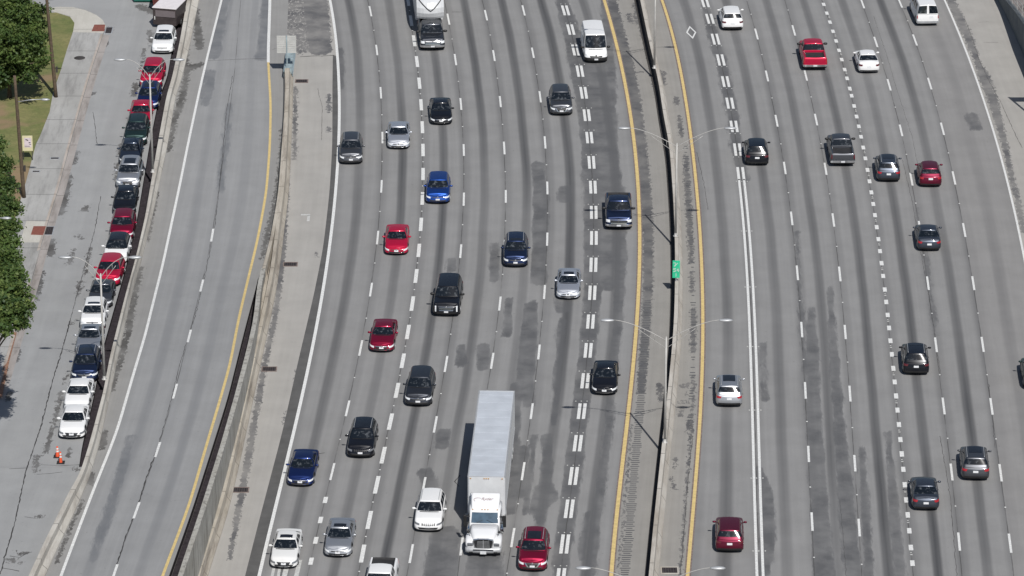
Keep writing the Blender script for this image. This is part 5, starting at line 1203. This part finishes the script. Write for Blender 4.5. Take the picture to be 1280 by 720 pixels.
o = mesh_obj('windshield', V, [(j * 9 + i, j * 9 + i + 1, (j + 1) * 9 + i + 1, (j + 1) * 9 + i) for j in range(4) for i in range(n)], [simple('truck_windshield', (.06, .10, .14), .06, var=.4, scale=1.2, spec=.7)], tt, True)
mb = MB()
for sg in (-1, 1): mb.tube([(sg * .55, -1.95, 1.76), (sg * .12, -2.06, 1.92)], .014, 5)
mb.build('wiper', M['trim'], tt)
for sg in (-1, 1):
    mb = MB(); mb.box((sg * 1.115, -2.75, 2.0), (.02, .75, .50)); mb.build('side_window', M['glass'], tt)
    mb = MB(); mb.box((sg * 1.15, -3.0, 1.5), (.03, .16, .04)); mb.build('door_handle', M['trim'], tt)
mb = MB(); mb.tube([(1.02, -4.1, 1.0), (1.02, -4.1, 3.0)], .07, 10); mb.build('exhaust_stack', M['chrome'], tt, True)
amb = simple('amber_lens', (.5, .25, .05), .3)
for x_ in (-.85, -.2, 0, .2, .85): mb = MB(); mb.lathe([(.001, .05), (.035, .04), (.05, 0)], 10, 'Z', c=(x_, -2.56, 2.47)); mb.build('marker_light', amb, tt, True)
mb = MB(); mb.box((0, -5.2, .85), (.9, 4.2, .3)); mb.lathe([(.001, .1), (.45, .1), (.5, 0)], 20, 'Z', c=(0, -5.7, 1.02)); mb.build('chassis', M['iron'], tt)
# lettering on the fairing
cu = bpy.data.curves.new('lettering', 'FONT'); cu.body = 'Ryder'; cu.size = .33; cu.shear = .35; cu.extrude = .004; cu.align_x = 'CENTER'
to = bpy.data.objects.new('lettering_curve', cu); COL.objects.link(to); bpy.context.view_layer.update()
me = bpy.data.meshes.new_from_object(to.evaluated_get(bpy.context.evaluated_depsgraph_get())); bpy.data.objects.remove(to)
me.materials.clear(); me.materials.append(simple('grey_red_lettering', (.33, .24, .25), .5)); sl_ = math.atan2(3.72 - 3.45, .6)
lt = bpy.data.objects.new('lettering', me); COL.objects.link(lt); lt.parent = tt
lt.location = (-.10, -3.22, 2.90); lt.rotation_euler = (math.radians(26), 0, math.pi)
mb = MB(); P = [(.68 - .0 * k, 0, 0) for k in range(1)]
P = [(.32 + .28 * math.cos(q), -3.24 - .16 * math.sin(q), 2.905 + .075 * math.sin(q)) for q in np.linspace(-.9, 2.6, 12)]
mb.tube([(p[0] + .2, p[1], p[2]) for p in P], [.006, .012, .016, .02, .02, .02, .02, .018, .016, .012, .008, .004], 5); mb.build('swoosh', me.materials[0], tt)
# trailer
tl = empty('box_trailer', (0, 0, 0)); tl.rotation_euler = (0, 0, math.pi - a)
hd = Vector((-math.sin(math.pi - a), math.cos(math.pi - a), 0)); tl.location = Vector((X, Y, 0.004)) - hd * 4.45
tag(tl, 'long white box trailer with a dusty pale roof behind the semi truck', 'trailer')
TL = 15.2
mb = MB(); V = []; 
for y in (0, -.12): pass
ring = lambda y, e=0.0: [(-1.30 + e, y, 1.15), (1.30 - e, y, 1.15), (1.30 - e, y, 4.02), (1.22 - e, y, 4.08), (-1.22 + e, y, 4.08), (-1.30 + e, y, 4.02)]
loft('cargo_box', [ring(0, .10), ring(-.10, 0), ring(-TL, 0)], M['trailer_white'], tl, False)
mb = MB(); mb.box((0, -TL / 2, 4.085), (2.40, TL - .3, .02)); mb.build('roof_panel', M['trailer_roof'], tl)
for q in range(11): mb = MB(); mb.box((0, -.9 - q * 1.35, 4.1), (2.36, .05, .014)); mb.build('roof_bow', M['trailer_roof'], tl)
for x_ in (-1.1, -.15, 0, .15, 1.1): mb = MB(); mb.box((x_, .03, 3.98), (.09, .04, .05)); mb.build('marker_light', amb, tl)
mb = MB(); 
for sg in (-1, 1): mb.box((sg * 1.27, -TL / 2, 4.07), (.08, TL - .1, .05)); mb.box((sg * 1.305, -TL / 2, 1.2), (.03, TL - .05, .12))
mb.box((0, -TL + .02, 4.07), (2.6, .08, .05)); mb.box((0, -.06, 4.07), (2.4, .08, .05)); mb.build('edge_rail', M['galv'], tl)
mb = MB()
for q in range(24):
    for sg in (-1, 1): mb.box((sg * 1.306, -.5 - q * .62, 2.6), (.012, .03, 2.7))
mb.build('side_rivet_strips', M['galv'], tl)
for yy in (-11.8, -13.0):
    for sg in (-1, 1): wheel(tl, sg * 1.0, yy, .50, .52, M['galv'])
mb = MB(); mb.box((0, -12.4, .95), (1.9, 2.6, .3)); mb.build('axle_frame', M['iron'], tl)
for sg in (-1, 1): mb = MB(); mb.box((sg * .7, -3.2, .75), (.12, .12, .9)); mb.box((sg * .7, -3.2, .28), (.3, .3, .05)); mb.build('landing_leg', M['iron'], tl)

# ------------------------------------------------------------------ lamps, poles, signs
def street_lamp(px, py, zb, H, span, label, f=pj, mat=None, bar=0.0, tall=1.6, ex=1.5):
    X, Y = f(px, py, bar); base = (float(g(Y)) if f is pg else 0) + bar; r = empty('street_lamp', (X, Y, base)); tag(r, label, 'street lamp', None)
    mb = MB(); mb.lathe([(.20, 0), (.20, .04), (.12, .06), (.11, .3)], 14); mb.tube([(0, 0, .05), (0, 0, H)], [.10, .065], 12); mb.lathe([(.065, 0), (.05, .06), (.001, .08)], 12, 'Z', c=(0, 0, H)); mb.build('pole', mat or M['pole_paint'], r, True)
    for sg in (-1, 1):
        mb = MB(); up = [(sg * span * u, 0, H - .25 + tall * (1 - (1 - u) ** ex)) for u in np.linspace(0, 1, 12)]; mb.tube(up, [.032 - .01 * k / 11 for k in range(12)], 8)
        lo = [(sg * span * u, 0, H - .85 + (tall + .35) * (u / .55) * .78) for u in np.linspace(0, .55, 6)]; mb.tube(lo, .020, 6)
        for u in (.22, .42): z1 = H - .25 + tall * (1 - (1 - u) ** ex); z0 = H - .85 + (tall + .35) * (u / .55) * .78; mb.tube([(sg * span * u, 0, z0), (sg * span * u, 0, z1)], .015, 5)
        mb.build('arm', mat or M['pole_paint'], r, True)
        mb = MB(); zt_ = H - .25 + tall; V = []; secs = []
        for u, rw, rh in ((0, .05, .05), (.12, .10, .08), (.35, .17, .11), (.6, .18, .12), (.85, .12, .09), (.98, .03, .03)):
            secs.append([(sg * (span + u), rw * math.cos(q), zt_ - .0 + rh * math.sin(q) - .03) for q in np.linspace(0, 2 * math.pi, 13)[:-1]])
        lm_ = loft('lamp_head', secs, M['galv'], r)
    return r
street_lamp(831, 553, 0, 8.2, 3.75, 'pale twin arm street lamp on the median wall beside the black carpool lane sedan', bar=1.05)
street_lamp(844.5, 295, 0, 7.9, 3.75, 'pale twin arm street lamp on the median wall above the small green sign', bar=1.05)
street_lamp(818.0, 85, 0, 8.2, 3.75, 'pale lamp pole on the median wall at the top, only its lower shaft in view', bar=1.05)
street_lamp(811, 879, 0, 8.2, 3.75, 'twin lamp heads entering at the bottom edge by the median wall', bar=1.05)
street_lamp(191, 215, 0, 8.6, 1.95, 'pale twin arm street lamp on the street barrier by the far parked cars', f=pg, bar=.88, ex=2.0)
street_lamp(130.5, 474, 0, 8.3, 2.05, 'pale twin arm street lamp on the street barrier by the near parked cars', f=pg, bar=.88, ex=2.0)

def wood_pole(px, py, H, label, arm=None, lean=0.0):
    X, Y = pg(px, py, .14); z = float(g(Y)) + .1; r = empty('utility_pole', (X, Y, z)); tag(r, label, 'utility pole')
    mb = MB(); n = 10; mb.tube([(lean * (k / n), 0, H * k / n) for k in range(n + 1)], [.17 - .05 * k / n for k in range(n + 1)], 12); mb.build('shaft', M['wood'], r, True)
    mb = MB(); mb.box((.16, -.05, 2.6), (.16, .2, .5)); mb.build('meter_box', M['iron'], r)
    if arm:
        ha, la = arm; mb = MB(); mb.tube([(lean * ha / H, 0, ha), (lean * ha / H + la * .5, 0, ha + .18), (lean * ha / H + la, 0, ha + .24)], .035, 8); mb.build('arm', M['galv'], r, True)
        secs = [[(lean * ha / H + la + u, rw * math.cos(q), ha + .22 + rh * math.sin(q)) for q in np.linspace(0, 2 * math.pi, 11)[:-1]] for u, rw, rh in ((0, .05, .05), (.2, .13, .1), (.5, .15, .1), (.75, .03, .03))]
        loft('lamp_head', secs, M['galv'], r)
    return r
wood_pole(70, 121, 10.5, 'tall wooden utility pole at the lawn corner, nearest to the manhole cover', (8.9, 1.8), -.55)
wood_pole(30, 246.5, 10.7, 'wooden utility pole with a white lamp arm and a notice board at its side', (8.4, 2.0), -.35)
wood_pole(-17, 400, 9.0, 'wooden pole outside the left edge whose lamp arm reaches over the trees', (8.2, 1.7), -.2)

# notice board beside the second pole
X, Y = pg(35, 200, .14); r = empty('notice_board', (X, Y, float(g(Y)) + .1)); tag(r, 'small cream and yellow notice board with dark marks beside the second wooden pole', 'sign')
mb = MB(); mb.box((.02, 0, 1.55), (.86, .06, 1.35)); mb.build('panel', simple('cream_board', (.62, .57, .36), .7, var=.08), r)
mb = MB(); mb.box((.05, -.034, 1.62), (.60, .012, .86)); mb.build('paper', simple('pale_pink_paper', (.60, .52, .55), .7, var=.1), r)
mb = MB(); mb.box((-.02, -.044, 1.86), (.24, .01, .08), rot=Matrix.Rotation(.35, 3, 'Y')); mb.box((.2, -.044, 1.62), (.16, .01, .07)); mb.box((.25, -.044, 1.46), (.16, .01, .04)); mb.box((0, -.044, 1.3), (.42, .01, .03)); mb.build('printed_marks', M['trim'], r)
for s_ in (-.36, .38): mb = MB(); mb.tube([(s_, .04, -.05), (s_, .04, 2.2)], .035, 8); mb.build('post', M['iron'], r)

# green marker sign on the median wall
X, Y = pj(845, 352, 1.05); r = empty('mile_marker', (X, Y, 1.05)); tag(r, 'narrow green roadside marker sign with white characters standing on the median wall', 'sign')
mb = MB(); rbox(mb, -.29, .29, -.012, .012, .32, 1.78, .011); mb.build('panel', simple('green_sign_face', (.03, .50, .27), .45, var=.12), r)
mb = MB(); mb.tube([(0, .03, 0), (0, .03, 1.7)], .03, 8); mb.build('post', M['galv'], r)
mb = MB()
def strokes(mb, L, ox, oz, s_, w_=.035, yy=-.016):
    for (x0, z0, x1, z1) in L:
        a_, b_ = Vector((ox + x0 * s_, 0, oz + z0 * s_)), Vector((ox + x1 * s_, 0, oz + z1 * s_)); d_ = b_ - a_; mb.box(((a_ + b_) / 2 + Vector((0, yy, 0))), (w_, .008, d_.length + w_ * .7), rot=Matrix.Rotation(math.atan2(d_.x, d_.z), 3, 'Y'))
Z7 = [(0, 1, .7, 1), (.7, 1, .2, 0)]; Z5 = [(.7, 1, 0, 1), (0, 1, 0, .55), (0, .55, .6, .55), (.6, .55, .65, .1), (.65, .1, 0, 0)]; Z4 = [(.5, 0, .5, 1), (.5, 1, 0, .35), (0, .35, .7, .35)]
strokes(mb, Z7, -.2, 1.30, .28); strokes(mb, [(0, 0, .7, .9)], -.1, 1.30, .3); strokes(mb, Z5, -.22, .84, .28); strokes(mb, Z4, .03, .84, .28); strokes(mb, [(.35, 0, .35, 1)], -.1, .44, .26); mb.build('characters', M['white_paint'], r)

# crash cushion with panel at the gore
X, Y = pj(359.5, 97.5); r = empty('crash_cushion', (X, Y, 0)); tag(r, 'ribbed blue grey crash cushion at the head of the ramp barriers', 'crash cushion')
M['bluegrey'] = simple('blue_grey_steel', (.36, .44, .47), .5, .2, var=.25, scale=3); YL = pj(360, 72)[1] - Y
for sg, xx in ((-1, -.32), (1, .42)):
    mb = MB(); prof = [(0, .10), (.06, .22), (0, .34), (.06, .46), (0, .58), (.05, .72)]; V = []
    for y in (-.3, YL): V += [(xx + sg * p * .9, y, q) for p, q in prof] + [(xx + sg * p * .9 - sg * .03, y, q) for p, q in prof]
    Fc = [(j, j + 1, j + 13, j + 12) for j in range(5)] + [(j + 6, j + 7, j + 19, j + 18) for j in range(5)] + [(5, 11, 23, 17), (0, 6, 18, 12)]; mb.add(V, Fc); mb.build('side_rail', M['bluegrey'], r)
for q in range(8): mb = MB(); mb.box((.05, .1 + q * (YL - .3) / 7, .42), (.72, .10, .70)); mb.build('diaphragm', M['bluegrey'], r)
mb = MB(); rbox(mb, -.36, .46, YL - .1, YL + .35, .05, .80, .1); mb.build('nose', M['bluegrey'], r)
X2, Y2 = pj(359.5, 96); s = empty('slatted_panel', (X2 - .05, Y2 + .55, 0)); tag(s, 'pale slatted sign panel on a post seen above the crash cushion', 'sign')
mb = MB()
for q in range(8): mb.box((-.02, 0, 2.15 + .205 * q), (1.72, .035, .185))
mb.build('slats', simple('pale_sign_back', (.50, .50, .48), .55, .1, var=.12), s)
mb = MB(); mb.tube([(0, -.07, 0), (0, -.07, 3.7)], .055, 8); mb.build('post', M['bluegrey'], s)
mb = MB(); mb.tube([(0, -.05, .6), (.35, -.9, .1)], .035, 6); mb.tube([(0, -.05, .6), (-.35, -.9, .1)], .035, 6); mb.build('brace', M['bluegrey'], s)

# traffic cones by the end of the parked row
def cone(px, py, h, r0, label, z2=(.45, .72), bands=2):
    X, Y = pg(px, py); r = empty('traffic_cone', (X, Y, float(g(Y)) + .004)); tag(r, label, 'traffic cone')
    mb = MB(); rbox(mb, -.28, .28, -.28, .28, 0, .05, .02); mb.build('base', M['tyre'], r)
    mb = MB(); mb.lathe([(r0, .04), (r0 * .45, h - .03), (r0 * .4, h), (.001, h)], 18); mb.build('cone', simple('orange_plastic', (.75, .10, .035), .5, var=.08), r, True)
    mb = MB()
    for q in range(bands):
        z0 = h * (.50 + .24 * q); z1 = z0 + h * .15; f_ = lambda z: r0 + (r0 * .45 - r0) * (z - .04) / (h - .07) + .004
        mb.lathe([(f_(z0), z0), (f_(z1), z1)], 18)
    mb.build('reflective_band', M['white_paint'], r, True); return r
cone(76, 578.5, .85, .12, 'slim orange traffic cone on a black base, front one of the pair')
cone(72, 571, .8, .15, 'red and white banded traffic cone, behind the slim orange one')

# dark container, white topped box and green bin at the top left
M['boxbrown'] = simple('dark_brown_steel', (.045, .034, .034), .6, var=.3); M['rust'] = simple('rusty_red_steel', (.14, .04, .035), .7, var=.35, scale=2)
X, Y = pg(206, 36.0); r = empty('cargo_trailer', (X, Y, float(g(Y)))); r.rotation_euler = (0, 0, math.radians(-14)); tag(r, 'dark enclosed cargo trailer with a white roof parked behind the white crossover', 'trailer')
mb = MB(); rbox(mb, -1.12, 1.12, .0, 2.9, .35, 1.95, .05); mb.build('body', M['boxbrown'], r)
mb = MB(); rbox(mb, -1.16, 1.16, -.04, 2.94, 1.95, 2.02, .02); mb.build('roof', simple('white_roof_sheet', (.72, .68, .68), .5, var=.06), r)
mb = MB(); mb.box((.1, -.03, 1.45), (1.9, .03, .6)); mb.build('door', simple('grey_brown_door', (.16, .135, .14), .55, var=.1), r)
mb = MB(); mb.box((-.92, -.05, 1.0), (.07, .03, .32)); mb.build('latch', M['white_paint'], r)
for sg in (-1, 1): wheel(r, sg * 1.05, 1.4, .33, .2)
X, Y = pg(213, 14); r = empty('skid_steer', (X, Y, float(g(Y)))); tag(r, 'rusty dark red skip container at the very top beside the barrier', 'container')
mb = MB(); V = [(-1.5, 0, .25), (1.2, 0, .25), (1.2, 4.6, .25), (-1.5, 4.6, .25), (-1.7, -.25, 1.7), (1.4, -.25, 1.7), (1.4, 4.9, 1.7), (-1.7, 4.9, 1.7)]; mb.add(V, [(0, 3, 2, 1), (0, 1, 5, 4), (1, 2, 6, 5), (2, 3, 7, 6), (3, 0, 4, 7)])
V = [(-1.45, .2, .4), (1.15, .2, .4), (1.15, 4.5, .4), (-1.45, 4.5, .4), (-1.6, -.15, 1.7), (1.3, -.15, 1.7), (1.3, 4.8, 1.7), (-1.6, 4.8, 1.7)]; mb.add(V, [(0, 1, 2, 3), (0, 4, 5, 1), (1, 5, 6, 2), (2, 6, 7, 3), (3, 7, 4, 0)]); mb.build('shell', M['rust'], r); r.name = 'skip_container'
mb = MB(); [mb.box((-1.35 + .62 * q, -.16, 1.0), (.08, .12, 1.4), rot=Matrix.Rotation(.17, 3, 'X')) for q in range(5)]; mb.box((-.15, -.28, 1.68), (3.2, .12, .12)); mb.build('rib', M['rust'], r)
mb = MB(); [mb.lathe([(.001, .25), (.3, .2), (.55, .0), (.3, -.2), (.001, -.25)], 9, 'Z', c=(rnd.uniform(-1.1, .8), rnd.uniform(.6, 4.0), 1.3 + rnd.uniform(0, .3))) for q in range(9)]; mb.build('scrap_load', M['boxbrown'], r)
X, Y = pg(183, 3.5); r = empty('waste_bin', (X, Y, float(g(Y)))); tag(r, 'dark green metal waste container cut off by the top edge', 'container')
mb = MB(); rbox(mb, -1.2, 1.2, 0, 1.6, .15, 1.25, .08); mb.build('body', simple('green_bin_paint', (.012, .12, .085), .5, var=.2), r)
mb = MB(); rbox(mb, -1.25, 1.25, -.05, 1.65, 1.25, 1.33, .03); mb.build('lid', simple('green_bin_lid', (.01, .075, .055), .5, var=.2), r)
for sg in (-1, 1): mb = MB(); mb.box((sg * 1.24, .8, .9), (.1, .9, .14)); mb.build('lift_pocket', M['iron'], r)
# scraps of paper and rubble on the street
# guide sign off the right edge (its shadow falls on the shoulder)
X, Y = pj(1306, 158); r = empty('guide_sign', (X - .1, Y, 0)); tag(r, 'roadside sign on a tall post just outside the right edge, its shadow on the shoulder', 'sign')
mb = MB(); mb.tube([(0, 0, 0), (0, 0, 9.0)], .11, 10); mb.build('post', M['galv'], r, True)
mb = MB(); rbox(mb, .1, 3.0, -.05, .05, 7.7, 9.0, .04); mb.build('panel', M['galv'], r)

# ------------------------------------------------------------------ trees
ml, t, b = newmat('leaf'); gi = nd(t, 'ShaderNodeNewGeometry')
f1 = noise(t, gi.outputs['Position'], 0.55, 3, .6); f2 = nd(t, 'ShaderNodeAttribute'); f2.attribute_name = 'tint'
c = mix(t, ramp(t, f1, [(.35, 0.), (.65, 1.)]), (.030, .064, .017), (.088, .142, .036)); c = mix(t, f2.outputs['Fac'], c, (.16, .205, .055))
t.links.new(c, b.inputs['Base Color']); b.inputs['Roughness'].default_value = .55; b.inputs['Specular IOR Level'].default_value = .35
tb = nd(t, 'ShaderNodeBsdfTranslucent'); t.links.new(c, tb.inputs[0]); ms = nd(t, 'ShaderNodeMixShader'); ms.inputs[0].default_value = .22
t.links.new(b.outputs[0], ms.inputs[1]); t.links.new(tb.outputs[0], ms.inputs[2]); t.links.new(ms.outputs[0], t.nodes['Material Output'].inputs[0])
M['bark'] = simple('bark', (.10, .075, .055), .95, var=.35, scale=5)
def tree(name, base, H, blobs, nleaf, label, cat='tree', leaf=.26, seed=1, group=None):
    rs = np.random.RandomState(seed); bx, by, bz = base; r = empty(name, base); tag(r, label, cat, group)
    mb = MB(); P = [(0, 0, -.1), (.05, .02, H * .2), (-.05, .05, H * .45), (.03, 0, H * .8)]; mb.tube(P, [.26, .2, .15, .05], 10)
    for (x, y, z, rr) in blobs:
        z0 = min(H * .5, z * .55); mb.tube([(0, 0, z0), (x * .45, y * .45, (z0 + z) / 2 + .2), (x * .95, y * .95, z)], [.11, .07, .02], 6)
    mb.build('trunk', M['bark'], r, True)
    # clumps of leaves on the outer part of each lobe
    cs = []; tot = sum(q[3] ** 2 for q in blobs)
    for (x, y, z, rr) in blobs:
        n = int(nleaf / 26 * rr ** 2 / tot) + 1; d = rs.normal(size=(n, 3)); d /= np.linalg.norm(d, axis=1)[:, None]; rad = rr * rs.uniform(.45, 1.06, n) ** .6
        p = d * rad[:, None] * np.array([1, 1, .8]) + np.array([x, y, z]); cs.append(p)
    cs = np.concatenate(cs); cs = cs[cs[:, 2] > .6]; m = 26; N = len(cs) * m
    ctr = np.repeat(cs, m, 0) + rs.normal(size=(N, 3)) * np.array([.26, .26, .12]); tint = np.repeat(np.clip(rs.normal(.32, .42, len(cs)), 0, 1), m) * rs.uniform(.3, 1, N)
    nrm = rs.normal(size=(N, 3)) + np.array([0, 0, 1.1]); nrm /= np.linalg.norm(nrm, axis=1)[:, None]; u = np.cross(nrm, rs.normal(size=(N, 3))); u /= np.linalg.norm(u, axis=1)[:, None] + 1e-9; v = np.cross(nrm, u)
    s_ = leaf * rs.uniform(.4, 1.5, N)[:, None]; V = np.stack([ctr - u * s_ * .5, ctr + v * s_ * .32, ctr + u * s_ * .5, ctr - v * s_ * .32], 1).reshape(-1, 3)
    o = mesh_obj('crown', V, np.arange(N * 4).reshape(-1, 4), [ml], r); at = o.data.attributes.new('tint', 'FLOAT', 'POINT'); at.data.foreach_set('value', np.repeat(tint, 4).astype(np.float32)); return r
def base_at(px, py): X, Y = pg(px, py); return (X, Y, float(g(Y)) + .1)
def px_blobs(base, L):
    out = []
    for px_, py_, h_, r_ in L: X, Y = pg(px_, py_, h_); out.append((X - base[0], Y - base[1], float(g(Y)) + h_ - base[2], r_))
    return out
bs = base_at(12, 124)
tree('broadleaf_tree', bs, 8.5, px_blobs(bs, [(10, 15, 8, 1.9), (30, 20, 7, 1.5), (43, 46, 5.5, 1.0), (47, 70, 4.4, .75), (28, 48, 6, 1.5), (5, 45, 6.5, 1.7), (36, 80, 3.6, 1.1), (14, 82, 3.4, 1.4), (-10, 75, 4, 1.8), (-12, 30, 7, 2.0), (20, -2, 9, 1.2), (0, -8, 9, 1.6), (40, 30, 6.6, .8), (26, 93, 2.6, .8), (0, 95, 2.6, 1.3), (50, 30, 6, .5), (54, 78, 4.5, .4), (52, 12, 7.5, .5), (38, 96, 3.2, .4), (46, 58, 5, .6), (22, 66, 5, 1.0)]), 46000, 'large dark green tree standing on the lawn in the top left corner', seed=3)
bs = base_at(-22, 372)
tree('broadleaf_tree', bs, 8.5, px_blobs(bs, [(-8, 180, 8, .8), (1, 205, 8, .8), (7, 232, 7.6, .8), (5, 258, 7, 1.0), (11, 285, 6.6, .7), (5, 305, 6, 1.0), (-14, 230, 7, 1.6), (-16, 280, 6.5, 1.8), (-12, 320, 5, 1.4), (17, 262, 6.6, .4)]), 26000, 'bushy green tree on the left edge below the notice board', seed=5, leaf=.24)
bs = base_at(-22, 575)
tree('broadleaf_tree', bs, 12.0, px_blobs(bs, [(8, 325, 11.5, 1.0), (10, 350, 11.5, 1.1), (20, 368, 11.2, .9), (26, 388, 11, .75), (11, 385, 11, 1.0), (-8, 370, 11, 1.5), (-12, 330, 11.5, 1.5), (24, 402, 10.6, .5), (2, 398, 10.6, .8), (8, 414, 10.2, .35), (33, 380, 11, .3), (-16, 400, 10, 1.1), (17, 338, 11.5, .5)]), 24000, 'tall leafy tree at the left edge leaning out over the curb', leaf=.26, seed=8)
bs = base_at(-30, 660)
tree('broadleaf_tree', bs, 8.0, px_blobs(bs, [(-45, 500, 9, 1.2), (-48, 540, 8, 1.4)]), 7000, 'tree just outside the left edge near the parked white sedans', seed=9)
# wires and bare pole at the very top
X, Y = pg(41, 18); r = empty('short_post', (X, Y, float(g(Y)) + .1)); tag(r, 'thin pale post beside the large tree at the top edge', 'post')
mb = MB(); mb.tube([(0, 0, 0), (0, 0, 4.5)], .06, 8); mb.build('shaft', M['pole_paint'], r, True); mb = MB(); mb.box((0, 0, 2.6), (.3, .08, .5)); mb.build('box', M['galv'], r)
